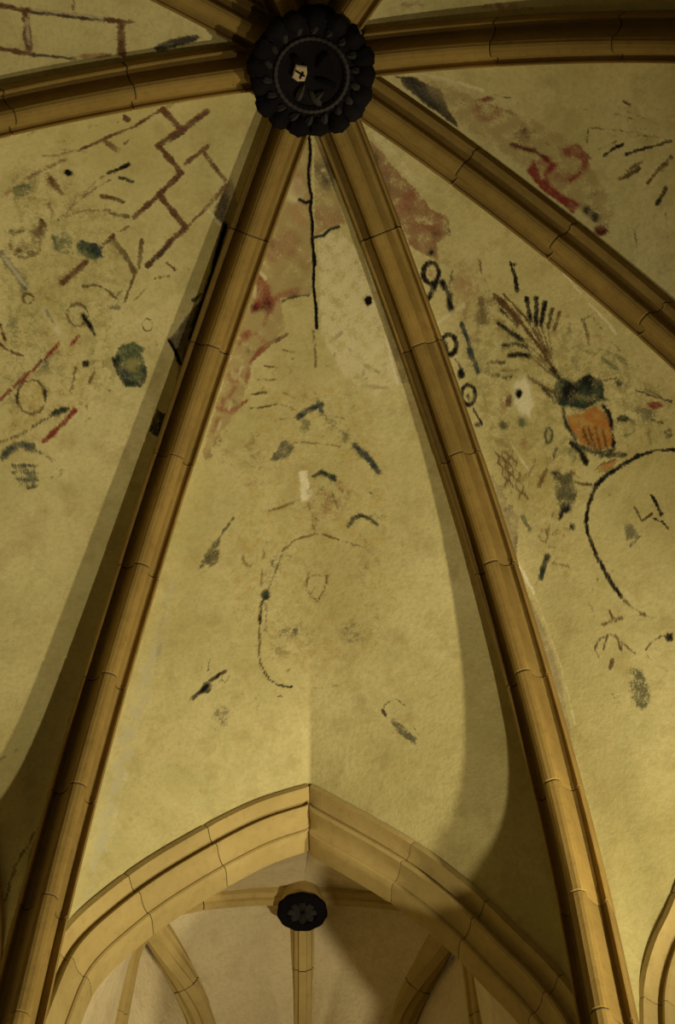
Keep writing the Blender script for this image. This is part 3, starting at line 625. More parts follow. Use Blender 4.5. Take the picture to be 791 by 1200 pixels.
            ('area','pale',0.6,5,[(0.7,-164.1),(9.4,-169.5),(18.5,-171.4),(30.6,-157.2),(42.7,-129),(51.7,-97.8),(59.4,-62.4),(42.2,-51),(17.7,-70.3),(1.9,-101.1)]),
            ('area','olive',0.25,6.2,[(-21.4,-121.6),(-1.6,-125),(0,-103.5),(-22.9,-100.1)]),
            ('line','white',0.9,2.2,[(32.5,-159.3),(37.9,-145.4),(42.7,-129)]),
            ('line','white',0.9,2.2,[(49.9,-96.8),(54.6,-78.5),(58.8,-62.5)]),
            ('area','bare',0.6,2.5,[(34.3,-159.2),(43.3,-128.9),(51.1,-96.7),(59.4,-62.4),(66.7,-61.9),(51.8,-116.6),(40.4,-157.5)]),
            ('line','white',0.3,1.8,[(-55.3,-30.6),(-57.1,3.6),(-59.1,53.5)]),
            ('line','pale',0.35,2.5,[(25.3,-100.4),(27.4,-51.6)]),
        ]),
        (('plaster_crack', 'long black crack running down from the boss, with painted boss shade beside it'), [
            ('crack','hole',1,2,[(-3.7,-229.3),(-2.7,-220.2),(-4.4,-208.8),(-4.2,-200.9),(-2.5,-192.3),(-3.6,-184.7),(-2.2,-175.4),(-2.6,-165.3),(-1.3,-152.8)]),
            ('crack','hole',1,2.9,[(-1.6,-155.1),(-1,-148.2)]),
            ('crack','hole',1,2.2,[(-0.4,-122),(0,-104.7)]),
            ('crack','hole',1,1.9,[(-1.3,-152.8),(-2.1,-133.8),(-0.4,-119),(0,-104.7)]),
            ('crack','hole',1,2,[(-11.1,-190.7),(-6.9,-188.6),(-3.8,-189.6)]),
            ('crack','soot_shade',1,1.9,[(-1.1,-166.4),(5.7,-167.4),(10,-171.2),(16.7,-172.6)]),
            ('line','soot_shade',0.9,1.9,[(-25,-123.3),(-15.2,-126.9),(-5.3,-127.4)]),
            ('line','brown',0.6,3.1,[(-2.5,-102.4),(-1.3,-90.3),(-0.8,-78.1)]),
            ('line','brick',0.66,2.2,[(-1.3,-92.1),(-0.8,-76.9)]),
            ('area','soot_shade',0.78,6.2,[(-1.6,-211.4),(13,-218.5),(17.6,-200.1),(6.6,-196.9)]),  # shadow of the boss, painted dark onto the plaster beside the crack
            ('hole','hole',1,1.6,[(39.9,-122.2),(39.6,-120.7),(38.9,-119.5),(37.7,-118.9),(36.5,-119),(35.4,-119.7),(34.7,-121),(34.4,-122.6),(34.7,-124.1),(35.5,-125.2),(36.6,-125.8),(37.8,-125.8),(38.9,-125),(39.6,-123.8)]),
        ]),
        (('painted_dashes', 'row of short dark dashes along a painted border'), [
            ('line','black',0.78,1.9,[(-47.3,-57.3),(-36.8,-58.7)]),
            ('line','black',0.78,2,[(-49.1,-46.8),(-39.3,-48.2),(-30.1,-50.1)]),
            ('line','black',0.66,1.9,[(-42.9,-67.8),(-30,-67.9)]),
            ('line','brown',0.72,2,[(-38.5,-77.6),(-29.3,-76.5)]),
            ('line','brown',0.66,2,[(-24.2,-89.3),(-16.2,-87.4)]),
            ('line','brown',0.66,1.7,[(-23.9,-58.7),(-15.8,-54.3)]),
            ('line','brown',0.6,1.7,[(-25.8,-50.1),(-15.9,-46.3)]),
            ('line','brown',0.6,1.7,[(-27,-39.5),(-13.5,-40.7)]),
            ('line','brown',0.54,1.7,[(-9.6,-56.7),(-3.5,-52.3)]),
            ('line','brown',0.54,1.7,[(-3.4,-61.6),(1.5,-52.2)]),
            ('line','grey',0.54,2.5,[(35,-77.1),(45.4,-71.1)]),
            ('line','brown',0.42,2.5,[(10.5,-94.8),(17.9,-100.6)]),
            ('line','brown',0.42,2.2,[(7.8,-76.7),(12.9,-85.7)]),
            ('line','brown',0.444,2.2,[(33,-62.4),(51.4,-59.8)]),
            ('line','brown',0.42,1.9,[(20.7,-56.7),(27.4,-55.3)]),
            ('area','brown',0.372,6.2,[(-37.6,-11.8),(-40.5,-6.6),(-44.6,-3),(-49.2,-1.8),(-53.3,-3.3),(-56.1,-7.1),(-57,-12.5),(-56,-18.5),(-53.1,-23.7),(-48.9,-27.3),(-44.3,-28.5),(-40.2,-27),(-37.4,-23.2),(-36.5,-17.8)]),
            ('area','brown',0.36,4.9,[(-61.5,-7.7),(-62.9,-2.9),(-65.2,0.6),(-67.9,2.4),(-70.6,2),(-72.6,-0.5),(-73.6,-4.6),(-73.4,-9.5),(-72,-14.2),(-69.7,-17.8),(-66.9,-19.5),(-64.3,-19.1),(-62.3,-16.6),(-61.3,-12.5)]),
            ('line','brown',0.48,2.5,[(-51.6,9.8),(-44.3,6)]),
            ('area','brown',0.324,3.1,[(-62.4,25.5),(-62.9,27.7),(-64.2,29.4),(-66.1,30.4),(-68.3,30.5),(-70.2,29.5),(-71.6,27.8),(-72,25.7),(-71.6,23.5),(-70.3,21.8),(-68.4,20.8),(-66.2,20.7),(-64.3,21.7),(-62.9,23.4)]),
        ]),
        (('painted_canopy', 'blue green painted canopy over the faded figure'), [
            ('line','blue',0.96,5,[(-13.5,-40.7),(-7.2,-45.6),(3.3,-49.7)]),
            ('line','blue',0.78,3.7,[(0.2,-51),(3.3,-44.8)]),
            ('line','green',0.564,7.4,[(3.9,-42.3),(11.2,-35.9),(18.6,-29.5)]),
            ('area','green',0.564,3.1,[(-3.6,-33.7),(-4.1,-31.1),(-5.5,-28.9),(-7.5,-27.7),(-9.7,-27.8),(-11.7,-29),(-13,-31.2),(-13.5,-33.9),(-13,-36.6),(-11.6,-38.7),(-9.6,-39.9),(-7.4,-39.9),(-5.4,-38.6),(-4.1,-36.4)]),
            ('area','blue',0.78,3.1,[(-24,-25.9),(-16.6,-19),(-19.1,-12.7),(-28.4,-9),(-35.7,-7.8),(-30.8,-16.5)]),
            ('line','blue',0.96,5.5,[(27.1,-19.3),(32,-13.6),(35.6,-10.3)]),
            ('line','blue',1,4.9,[(34.4,-12.9),(39.3,-5.9),(43.5,0.5)]),
            ('line','brown',0.66,1.9,[(-16,-22.7),(1.3,-21.2),(16.1,-19)]),
            ('area','green',0.564,3.1,[(25.3,-24.3),(24.9,-22.2),(23.7,-20.5),(21.9,-19.6),(20,-19.6),(18.3,-20.6),(17.1,-22.4),(16.7,-24.6),(17.2,-26.7),(18.4,-28.4),(20.1,-29.3),(22,-29.3),(23.7,-28.3),(24.9,-26.5)]),
            ('line','brown',0.6,1.9,[(14.4,-40.8),(19.9,-38.2)]),
        ]),
        (('painted_figure', 'faded painted figure with dark hair below the canopy'), [
            ('area','rust',0.468,4.9,[(-8.7,10.5),(26.3,8.1),(24.3,23),(17.5,32.2),(-1.5,39.2),(-12.5,27.3)]),
            ('line','dgreen',0.9,4.3,[(-3.2,2.4),(2.4,-0.6),(12.2,4.6)]),
            ('area','dgreen',0.96,3.1,[(14.1,3.4),(13.7,4.7),(12.7,5.8),(11.2,6.4),(9.5,6.3),(8.1,5.7),(7,4.6),(6.7,3.2),(7.1,1.9),(8.1,0.8),(9.6,0.2),(11.2,0.3),(12.7,0.9),(13.7,2)]),
            ('area','white',0.96,2.5,[(-13.6,-2.1),(-7.5,-2),(-3.8,16.8),(-11.8,22.3)]),
            ('line','brown',0.72,2.5,[(-34.5,27.2),(-24.7,24.7),(-14.9,20.4)]),
            ('line','brown',0.6,1.8,[(-7.5,22.3),(-0.2,36.1)]),
            ('line','brown',0.66,1.8,[(9.7,13.3),(14.5,26.5)]),
            ('line','brown',0.6,1.8,[(2.3,22.5),(8.4,18.9)]),
            ('area','rust',0.54,3.1,[(12.7,23.9),(12.1,26.1),(10.6,27.8),(8.4,28.7),(5.9,28.7),(3.7,27.7),(2.2,25.9),(1.7,23.7),(2.2,21.6),(3.8,19.9),(6,18.9),(8.4,19),(10.6,20),(12.2,21.8)]),
            ('line','brown',0.66,1.8,[(-3.9,38),(-1.5,43.6)]),
            ('line','brick',0.6,1.8,[(15.8,11.6),(20.7,19.2)]),
            ('line','brown',0.54,1.8,[(-0.1,15),(4.8,10.1)]),
            ('area','hole',1,3.1,[(39.7,16),(39.5,16.5),(39.2,16.9),(38.7,17.2),(38.1,17.1),(37.7,16.9),(37.3,16.4),(37.2,15.9),(37.3,15.4),(37.7,14.9),(38.2,14.7),(38.7,14.7),(39.2,15),(39.5,15.4)]),
        ]),
        (('painted_tuft', 'dark painted tuft of leaves beside the cartouche'), [
            ('line','dgreen',0.66,5.5,[(-82.1,68.6),(-76.4,58.6),(-70.6,49.9)]),
            ('line','dgreen',0.78,2.4,[(-71.7,51.1),(-65.9,41.1),(-59.9,33)]),
            ('area','black',0.72,3,[(-70.4,64.7),(-72.3,67.3),(-74.6,68.8),(-77,69.1),(-78.8,68),(-79.8,65.8),(-79.8,62.9),(-78.7,59.9),(-76.8,57.3),(-74.4,55.7),(-72.1,55.4),(-70.2,56.5),(-69.2,58.7),(-69.3,61.7)]),
            ('line','dgreen',0.66,2.4,[(-84.4,71),(-79.8,63.6)]),
            ('line','brown',0.66,1.8,[(-53.6,59.6),(-51.8,65.8),(-48.7,68.2)]),
            ('line','brown',0.48,1.8,[(-44.1,44),(-38.1,37.8)]),
        ]),
        (('painted_leaf_arc', 'dark green painted leaf arc right of the figure'), [
            ('line','dgreen',0.84,4,[(22.4,39.1),(26.1,33.6),(31.6,31.9),(37.6,34.6),(43,39.7)]),
            ('area','black',0.72,3,[(28.5,35.6),(28.2,36.6),(27.3,37.5),(26.1,37.9),(24.7,37.9),(23.5,37.4),(22.7,36.5),(22.4,35.4),(22.7,34.3),(23.6,33.5),(24.8,33),(26.1,33.1),(27.4,33.6),(28.2,34.5)]),
            ('area','green',0.48,3,[(45.5,32.3),(45.1,33.9),(43.9,35.2),(42.2,35.9),(40.3,35.8),(38.6,35),(37.4,33.7),(37,32.1),(37.5,30.5),(38.7,29.2),(40.4,28.5),(42.3,28.6),(44,29.4),(45.1,30.7)]),
            ('line','brown',0.42,3.6,[(46,42.3),(54.2,54.9)]),
            ('line','brown',0.324,4.8,[(59.1,52.6),(65,55.2)]),
        ]),
        (('painted_cartouche', 'large faded oval cartouche outlined in black with a small shield'), [
            ('line','brown',0.78,2.1,[(-24,55.8),(-15.5,48.4),(-0.2,44.2)]),
            ('line','brown',0.78,2.1,[(3.4,44.9),(15,48.9)]),
            ('line','brown',0.66,1.9,[(18,50.2),(31.9,54.9)]),
            ('line','black',0.66,1.9,[(-25.2,57),(-29.4,69.4),(-34.2,82.9),(-38.9,92.8)]),
            ('line','black',0.96,2.2,[(-39.5,92.8),(-40.6,103.7),(-40.9,120.7)]),
            ('line','black',0.78,2,[(-40.9,120.7),(-40.8,135),(-38.3,141)]),
            ('line','black',0.9,2,[(-37.7,142.8),(-33.5,148.7),(-27.6,152.3),(-18.2,153.5)]),
            ('line','black',0.6,1.8,[(-27.6,159.3),(-24.1,160.5)]),
            ('line','black',0.6,1.8,[(-38.6,54.6),(-39.7,70.6),(-40.1,90.3)]),
            ('area','dgreen',0.9,3,[(-33.5,88.5),(-33.9,90.6),(-34.9,92.3),(-36.3,93.2),(-37.9,93.2),(-39.3,92.3),(-40.3,90.6),(-40.7,88.5),(-40.4,86.3),(-39.4,84.6),(-38,83.7),(-36.4,83.7),(-34.9,84.6),(-33.9,86.3)]),
            ('line','black',0.66,2,[(-36.5,95.2),(-36.8,117)]),
            ('line','dgreen',0.6,3.7,[(-33.1,66.9),(-28.3,58.3)]),
            ('area','grey',0.42,3,[(-28.4,74.4),(-29.8,77.9),(-31.8,80.4),(-34.1,81.5),(-36.1,80.9),(-37.6,78.8),(-38.2,75.6),(-37.7,71.8),(-36.3,68.3),(-34.3,65.8),(-32,64.7),(-29.9,65.2),(-28.4,67.4),(-27.9,70.6)]),
            ('line','brown',0.42,1.8,[(-15.8,154.1),(7.9,154.3),(30.9,146.3)]),
            ('line','brown',0.396,1.8,[(39.9,136.4),(42,112.6),(40.6,85.3)]),
            ('area','grey',0.564,3,[(35.3,73.8),(34.6,77.2),(33.5,79.8),(32.3,81.2),(31.3,81),(30.6,79.3),(30.3,76.5),(30.6,73),(31.3,69.6),(32.4,67),(33.6,65.6),(34.6,65.8),(35.4,67.5),(35.6,70.4)]),
            ('line','brown',0.42,2.4,[(33.8,55.6),(44.5,67)]),
            ('line','brown',0.78,1.8,[(-7,73.9),(-8.8,84.3),(-4,90.5),(-0.4,93)]),
            ('line','brown',0.78,1.8,[(0.2,92.4),(5.1,84.5),(6.3,74.7)]),
            ('line','brown',0.6,1.7,[(-2.8,74.5),(7,75.3)]),
            ('area','grey',0.516,4.8,[(-10.7,114.1),(-11.4,116.6),(-14,118.9),(-18.1,120.7),(-22.8,121.5),(-27.2,121.2),(-30.4,119.9),(-31.9,117.7),(-31.3,115.2),(-28.7,112.8),(-24.7,111.1),(-19.9,110.2),(-15.5,110.5),(-12.2,111.9)]),
            ('area','black',0.72,3,[(-13.6,114.7),(-13.8,116),(-14.5,117.1),(-15.4,117.6),(-16.5,117.6),(-17.5,117),(-18.1,116),(-18.4,114.7),(-18.1,113.4),(-17.5,112.3),(-16.5,111.7),(-15.4,111.8),(-14.5,112.3),(-13.8,113.4)]),
            ('line','brown',0.48,1.8,[(-30.3,115.8),(-16.6,117.7)]),
            ('area','brown',0.36,3,[(-10,128),(-11.1,129.8),(-14.4,131.2),(-19.2,132),(-24.5,132),(-29.3,131.2),(-32.6,129.7),(-33.8,127.9),(-32.6,126),(-29.3,124.6),(-24.6,123.8),(-19.3,123.8),(-14.5,124.7),(-11.1,126.1)]),
            ('area','grey',0.492,4.2,[(31.4,119.3),(29.3,122.6),(26.2,124.8),(22.7,125.3),(19.5,124),(17.2,121.3),(16.2,117.6),(16.9,113.6),(18.9,110.2),(22.1,108.1),(25.6,107.6),(28.8,108.8),(31.1,111.6),(32,115.3)]),
            ('line','grey',0.54,1.8,[(19.4,112.7),(28.3,117.7)]),
            ('area','grey',0.42,3,[(-2.2,118.4),(-2.5,120),(-3.3,121.2),(-4.5,121.9),(-5.8,121.9),(-7,121.2),(-7.9,119.9),(-8.2,118.4),(-7.9,116.8),(-7.1,115.6),(-5.9,114.9),(-4.5,114.9),(-3.3,115.6),(-2.5,116.9)]),
            ('line','brown',0.444,1.8,[(-47.7,102.5),(-48,104.2),(-48.9,105.7),(-50.3,106.7),(-52,107.3),(-53.9,107.3),(-55.6,106.8),(-57.1,105.7),(-58,104.2),(-58.4,102.6),(-58.1,100.9),(-57.2,99.4),(-55.8,98.3),(-54.1,97.8),(-52.2,97.8),(-50.4,98.3),(-49,99.4),(-48.1,100.9),(-47.7,102.5)]),
            ('line','brown',0.42,1.8,[(-60.9,125.5),(-62.2,119.5)]),
            ('line','brown',0.48,2.4,[(-43.3,162.2),(-40.5,157.5)]),
            ('line','brown',0.36,2.4,[(-8.8,163.5),(-13.5,161.2)]),
        ]),
        (('painted_sprig', 'dark painted sprig beside the lower left of the cartouche'), [
            ('line','black',0.96,3.5,[(-85.6,161.4),(-79.6,156.2),(-75.2,152.1)]),
            ('area','black',0.72,3,[(-72.2,153.9),(-72.6,155.9),(-73.6,157.6),(-75.2,158.5),(-77,158.4),(-78.6,157.5),(-79.8,155.9),(-80.2,153.9),(-79.9,151.9),(-78.9,150.2),(-77.3,149.3),(-75.5,149.3),(-73.9,150.2),(-72.7,151.9)]),
            ('line','black',0.84,3,[(-74.1,149.2),(-68.5,145.1),(-63.9,142.7)]),
            ('line','brown',0.66,1.8,[(-61.5,145.7),(-61.7,147.1),(-62,148.3),(-62.6,149.3),(-63.4,149.8),(-64.2,149.8),(-64.9,149.3),(-65.6,148.3),(-66,147.1),(-66.2,145.7),(-66.1,144.3),(-65.7,143),(-65.1,142.1),(-64.4,141.6),(-63.6,141.6),(-62.8,142.1),(-62.2,143),(-61.7,144.3),(-61.5,145.7)]),
            ('line','black',0.6,2,[(-74.6,134.5),(-75.5,142.2)]),
            ('area','grey',0.468,5.3,[(-58.6,176.2),(-60,180.5),(-62.6,183.6),(-65.7,185),(-69,184.4),(-71.6,181.9),(-73.1,178),(-73.2,173.5),(-71.9,169.2),(-69.3,166),(-66.1,164.5),(-62.8,165.1),(-60.2,167.7),(-58.7,171.6)]),
            ('line','grey',0.48,2.4,[(-70.8,180.5),(-63.2,171.4)]),
            ('line','grey',0.42,2.4,[(-42.6,169.2),(-40.4,163.4)]),
        ]),
        (('painted_shell', 'grey painted shell shape right below the cartouche'), [
            ('line','black',0.72,4.1,[(50.7,177.9),(56.3,184.2),(61.8,188.7)]),
            ('area','grey',0.72,2.9,[(49.6,175.6),(57.5,179.1),(67.4,189.2),(65,193.7),(56.2,187)]),
            ('line','brown',0.66,1.8,[(44.6,169.8),(46.4,165.2),(53.3,162.4),(60.1,167.6)]),
            ('line','black',0.9,2.1,[(44.6,169.8),(46.2,174.4)]),
            ('line','brown',0.54,1.7,[(61.1,172.2),(67.5,187)]),
        ]),
        (('stained_plaster', 'grey stained plaster along the rib above the arch'), [
            ('area','stain',0.6,12.7,[(-105.6,78.9),(-96.3,60.3),(-104,126.9),(-117.5,184.6),(-128.4,248.7),(-136.9,283.3),(-148.5,297.5),(-144.9,257.4),(-131.1,178.8)]),
            ('line','grey',0.3,3,[(-107,91),(-108.8,132.8),(-111.1,173.3)]),
            ('line','white',0.25,2.8,[(-123.9,206.5),(-130.9,248.5),(-134.4,278.6)]),
            ('area','rust',0.22,11.8,[(-29.7,191.3),(-13.4,197.2),(-15.6,222.8),(-27.1,219.8)]),
        ]),
    ],
    'BC': [
        (('painted_ground', 'dull olive painted ground around the fruit vase'), [
            ('area','olive',0.5,24.1,[(-18.8,-138.8),(6.7,-112.9),(8.9,-74.7),(37.9,-30.8),(71.3,38.1),(46.3,76.5),(-4.6,54.6),(-54.2,92.1),(-78.6,61.9),(-61.4,-36.2)]),
            ('area','ochre',0.42,23.8,[(-61.4,-13.9),(-15.7,61.3),(-56.2,131.8),(-78.4,110.8),(-77.6,48.2)]),
            ('area','rust',0.42,18.4,[(-12.7,-127.2),(-0.3,-103.6),(-11.3,-67.5),(-37.9,-71.7)]),
        ]),
        (('old_paint_layer', 'brownish pink old paint beside the rib near the boss'), [
            ('area','rust',0.72,3.1,[(-4.7,-218.9),(-2.6,-206.2),(-2.3,-189.1),(0.6,-174.5),(0.3,-159.3),(6.4,-144.9),(0.9,-136.1),(-10.8,-136.7),(-16.9,-126.6),(-23.8,-135.2),(-27.8,-147.3),(-25.1,-161.1),(-22.9,-181.9),(-14.9,-203.8)]),
            ('line','red',0.55,6.8,[(-15.7,-169.3),(-9.2,-171.8),(-2,-172.3)]),
            ('area','red',0.4,3.1,[(-1.6,-146.5),(-3.3,-145.3),(-5.6,-145),(-8.1,-145.7),(-10.3,-147.2),(-11.6,-149.3),(-12,-151.5),(-11.2,-153.5),(-9.5,-154.7),(-7.1,-155),(-4.7,-154.3),(-2.5,-152.8),(-1.2,-150.7),(-0.8,-148.4)]),
            ('area','soot_shade',0.8,3.1,[(-6.8,-204.2),(-7.8,-202.3),(-9.1,-200.9),(-10.6,-200.3),(-11.8,-200.7),(-12.6,-201.8),(-12.8,-203.6),(-12.3,-205.7),(-11.3,-207.6),(-10,-209),(-8.6,-209.6),(-7.3,-209.2),(-6.5,-208.1),(-6.3,-206.3)]),
            ('line','soot_shade',0.7,2.8,[(-20.7,-174.9),(-24.2,-164)]),
            ('area','soot_shade',0.4,3.1,[(-11,-188.1),(-12.5,-185.1),(-14.7,-182.8),(-16.9,-181.9),(-18.9,-182.4),(-20.2,-184.3),(-20.6,-187.1),(-19.9,-190.4),(-18.4,-193.4),(-16.3,-195.7),(-14,-196.6),(-12,-196.1),(-10.7,-194.2),(-10.3,-191.4)]),
            ('area','dred',0.5,3.1,[(-5.3,-139.9),(-6.3,-139.1),(-7.8,-138.9),(-9.3,-139.3),(-10.6,-140.2),(-11.4,-141.5),(-11.5,-142.9),(-11.1,-144.1),(-10,-144.9),(-8.6,-145.1),(-7.1,-144.7),(-5.8,-143.8),(-5,-142.5),(-4.8,-141.1)]),
            ('area','dred',0.45,3.1,[(2.1,-136.6),(1.2,-136.1),(-0.1,-136),(-1.6,-136.5),(-2.9,-137.5),(-3.7,-138.7),(-4.1,-139.9),(-3.7,-140.9),(-2.8,-141.5),(-1.5,-141.5),(-0.1,-141),(1.2,-140.1),(2.1,-138.9),(2.4,-137.6)]),
            ('area','pale',0.5,3.7,[(1.8,-227.5),(6.3,-212.4),(5.6,-187.4),(8.8,-171.3),(1.6,-173.8),(-1.6,-189.9),(-1.8,-207),(-3.9,-219.8)]),
            ('area','pink',0.6,2.5,[(-11.8,-113.5),(-4.9,-105.5),(-10.4,-91.9),(-22.2,-96.1),(-20.2,-107.1)]),
            ('area','red',0.35,3.1,[(-8.1,-99.1),(-9.9,-97.5),(-12.1,-96.8),(-14.2,-97.1),(-16,-98.3),(-16.9,-100.3),(-16.9,-102.6),(-16,-104.8),(-14.2,-106.4),(-12,-107.1),(-9.8,-106.8),(-8.1,-105.5),(-7.2,-103.5),(-7.2,-101.2)]),
            ('area','old',0.35,6.2,[(-15.1,-129),(3,-123),(-4.1,-88.1),(-14.2,-84.4),(-22.3,-93.9)]),
            ('line','pale',0.75,3.1,[(-45.2,-91.6),(-34,-92),(-21.9,-91.4)]),
        ]),
        (('bare_plaster', 'bare plaster strip along the right side of the rib'), [
            ('area','bare',0.66,3,[(-70.5,-9.1),(-70.5,27.6),(-70.2,58.2),(-85.1,80.9),(-91.3,78.2),(-80.3,28.3)]),
            ('line','white',1,2.1,[(-87,81.8),(-86.9,95.1),(-87.2,109.4)]),
            ('line','pale',0.78,1.8,[(-48.2,10),(-48,24.8),(-47.5,36.8)]),
            ('line','soot_shade',0.66,3,[(-79,68.7),(-85.8,78.4)]),
            ('area','bare',0.66,2.3,[(-90.5,83.7),(-89.7,96.7),(-90.6,113.3),(-91.9,135.9),(-96,165.8),(-104.5,197.7),(-118.1,246.3),(-124.5,300),(-125.3,292.9),(-120.6,229.9),(-112.2,180.3),(-103.3,131.9)]),
            ('line','brown',0.78,2.1,[(-122.4,284.6),(-124.6,300.4)]),
            ('line','pale',0.54,1.7,[(-87.2,112),(-94.5,166.7),(-101.6,199.5)]),
            ('line','pale',1,1.9,[(51,-39),(54,-20),(54.1,-9.6)]),
            ('line','pale',0.9,1.9,[(48.5,-66.4),(50.3,-48.3)]),
        ]),
        (('painted_black_chain', 'chain of black painted scroll links beside the rib'), [
            ('line','black',1,4,[(-22.7,-119.9),(-24.4,-118.1),(-26.5,-116.9),(-28.6,-116.4),(-30.5,-116.8),(-32,-117.8),(-32.9,-119.5),(-33.1,-121.6),(-32.6,-123.9),(-31.4,-126),(-29.7,-127.8),(-27.7,-129),(-25.6,-129.4),(-23.6,-129.1),(-22.1,-128),(-21.2,-126.4),(-21,-124.3),(-21.5,-122),(-22.7,-119.9)]),
            ('area','black',1,3.1,[(-16.6,-132.9),(-17.4,-132.3),(-18.5,-132),(-19.5,-132.2),(-20.4,-132.8),(-20.9,-133.7),(-20.9,-134.7),(-20.5,-135.7),(-19.7,-136.4),(-18.6,-136.6),(-17.6,-136.4),(-16.7,-135.8),(-16.2,-134.9),(-16.2,-133.9)]),
            ('line','black',1,4.9,[(-28.1,-115.6),(-34,-112.5),(-39.1,-109.5)]),
            ('line','black',1,4.9,[(-24.2,-112.9),(-26,-103.2),(-30.6,-94.7)]),
            ('line','black',0.78,2.5,[(-14.2,-115.2),(-22.5,-108)]),
            ('area','pink',0.66,3.1,[(-25,-120.8),(-26.2,-119.7),(-27.6,-119.2),(-29,-119.3),(-30,-120.1),(-30.6,-121.3),(-30.5,-122.8),(-29.8,-124.2),(-28.7,-125.3),(-27.3,-125.8),(-25.9,-125.6),(-24.8,-124.9),(-24.3,-123.6),(-24.3,-122.2)]),
            ('line','black',1,3.7,[(-41.7,-71.5),(-43.4,-69.6),(-45.4,-68.3),(-47.5,-67.8),(-49.4,-68.1),(-50.9,-69.1),(-51.8,-70.8),(-52.1,-73),(-51.6,-75.3),(-50.5,-77.6),(-48.8,-79.5),(-46.8,-80.8),(-44.8,-81.3),(-42.8,-81),(-41.3,-79.9),(-40.4,-78.2),(-40.1,-76),(-40.6,-73.7),(-41.7,-71.5)]),
            ('area','black',1,3.1,[(-47.5,-72.6),(-49.1,-70.8),(-50.8,-69.6),(-52.3,-69.4),(-53.4,-70.1),(-53.8,-71.7),(-53.4,-73.7),(-52.3,-75.9),(-50.8,-77.7),(-49,-78.8),(-47.5,-79),(-46.4,-78.3),(-46,-76.7),(-46.4,-74.7)]),
            ('line','blue',0.96,3.7,[(-30.5,-81.3),(-33.2,-69.9),(-36,-61.5)]),
            ('line','blue',0.96,4.3,[(-36.5,-64),(-38.1,-54.1),(-40.2,-46.6)]),
            ('area','black',1,3.1,[(-48.3,-50.9),(-49.6,-49.5),(-51.1,-48.7),(-52.5,-48.7),(-53.6,-49.5),(-54.2,-50.9),(-54,-52.6),(-53.2,-54.3),(-52,-55.7),(-50.5,-56.4),(-49,-56.4),(-48,-55.7),(-47.4,-54.3),(-47.6,-52.6)]),
            ('line','black',0.78,2.5,[(-48.3,-62.8),(-48.5,-53.9)]),
            ('line','black',1,3.1,[(-50.7,-34),(-52.3,-32),(-54.2,-30.7),(-56.2,-30),(-57.9,-30.2),(-59.3,-31.1),(-60.1,-32.7),(-60.3,-34.8),(-59.7,-37.2),(-58.6,-39.4),(-57,-41.4),(-55.2,-42.8),(-53.2,-43.4),(-51.5,-43.3),(-50.1,-42.3),(-49.3,-40.7),(-49.1,-38.5),(-49.6,-36.2),(-50.7,-34)]),
            ('area','black',0.9,3.1,[(-54.1,-35.5),(-54.8,-34.7),(-55.6,-34.3),(-56.5,-34.3),(-57.2,-34.8),(-57.5,-35.6),(-57.4,-36.6),(-57,-37.6),(-56.3,-38.4),(-55.4,-38.8),(-54.6,-38.8),(-53.9,-38.3),(-53.6,-37.5),(-53.6,-36.5)]),
            ('line','black',0.96,2.1,[(-57.5,-26.8),(-57.8,-19.6),(-57.9,-13.7)]),
            ('area','black',0.78,3,[(-58.8,-13.6),(-59.6,-12.9),(-60.7,-12.6),(-61.9,-12.9),(-63,-13.7),(-63.8,-14.7),(-64,-15.9),(-63.7,-17),(-62.9,-17.7),(-61.8,-18),(-60.5,-17.7),(-59.4,-16.9),(-58.7,-15.8),(-58.4,-14.6)]),
            ('area','green',0.54,3.1,[(-10.1,-75.5),(-12.7,-72.8),(-15.6,-71.3),(-18.3,-71.3),(-20.2,-72.7),(-21.1,-75.3),(-20.6,-78.6),(-19,-81.9),(-16.4,-84.5),(-13.5,-86),(-10.8,-86.1),(-8.9,-84.6),(-8,-82),(-8.5,-78.8)]),
        ]),
        (('painted_palm_leaf', 'large dark painted palm leaf rising from the fruit vase'), [
            ('line','dred',0.96,5.5,[(0.2,-82.7),(2.5,-72.2),(3.5,-58.8)]),
            ('line','black',0.78,2.4,[(-2.2,-74.1),(0.8,-57.1)]),
            ('line','brown',1,3,[(0.3,-84.8),(4.2,-59.8),(5.4,-36.8),(4.9,-14.3)]),
            ('line','brown',0.9,2.1,[(5.7,-80.8),(9.2,-58.3),(7.5,-30.1)]),
            ('line','black',0.96,3.7,[(17.3,-68.4),(10.8,-54.2)]),
            ('line','black',0.996,3.7,[(22.7,-64.3),(12,-49.5)]),
            ('line','black',0.996,3.9,[(26.3,-57.9),(15,-47.3)]),
            ('line','black',0.84,3.6,[(28.2,-52),(17.9,-42.9)]),
            ('line','brown',0.78,3,[(30.9,-46.3),(20.4,-38.9)]),
            ('line','brown',0.78,1.8,[(10.8,-54.2),(6.8,-29.1)]),
            ('line','brown',0.78,1.8,[(12,-49.5),(7.2,-24.4)]),
            ('line','brown',0.72,1.8,[(15,-47.3),(7.7,-24)]),
            ('line','brown',0.66,1.8,[(17.9,-42.9),(7.4,-21.3)]),
            ('line','black',0.96,4,[(-9,-66.5),(-5.5,-56.6),(-2.2,-47.5)]),
            ('line','black',0.924,4,[(-14.9,-51.5),(-7.3,-47.5),(-2.7,-41.3)]),
            ('line','black',0.96,4,[(-15.5,-43.1),(-9.4,-40.2),(-4.1,-34.9)]),
            ('line','black',0.84,3.4,[(-30,-47.5),(-21.1,-41.2)]),
            ('line','black',0.72,3.1,[(-35.9,-39.8),(-29.1,-35.7)]),
            ('line','black',0.78,2.4,[(-27.6,-32.5),(-22.8,-29.8)]),
            ('line','brown',0.66,2.4,[(-24.6,-37),(-15.7,-30.7)]),
            ('line','brown',0.78,1.8,[(-2.2,-47.5),(2.1,-31),(5,-15.7)]),
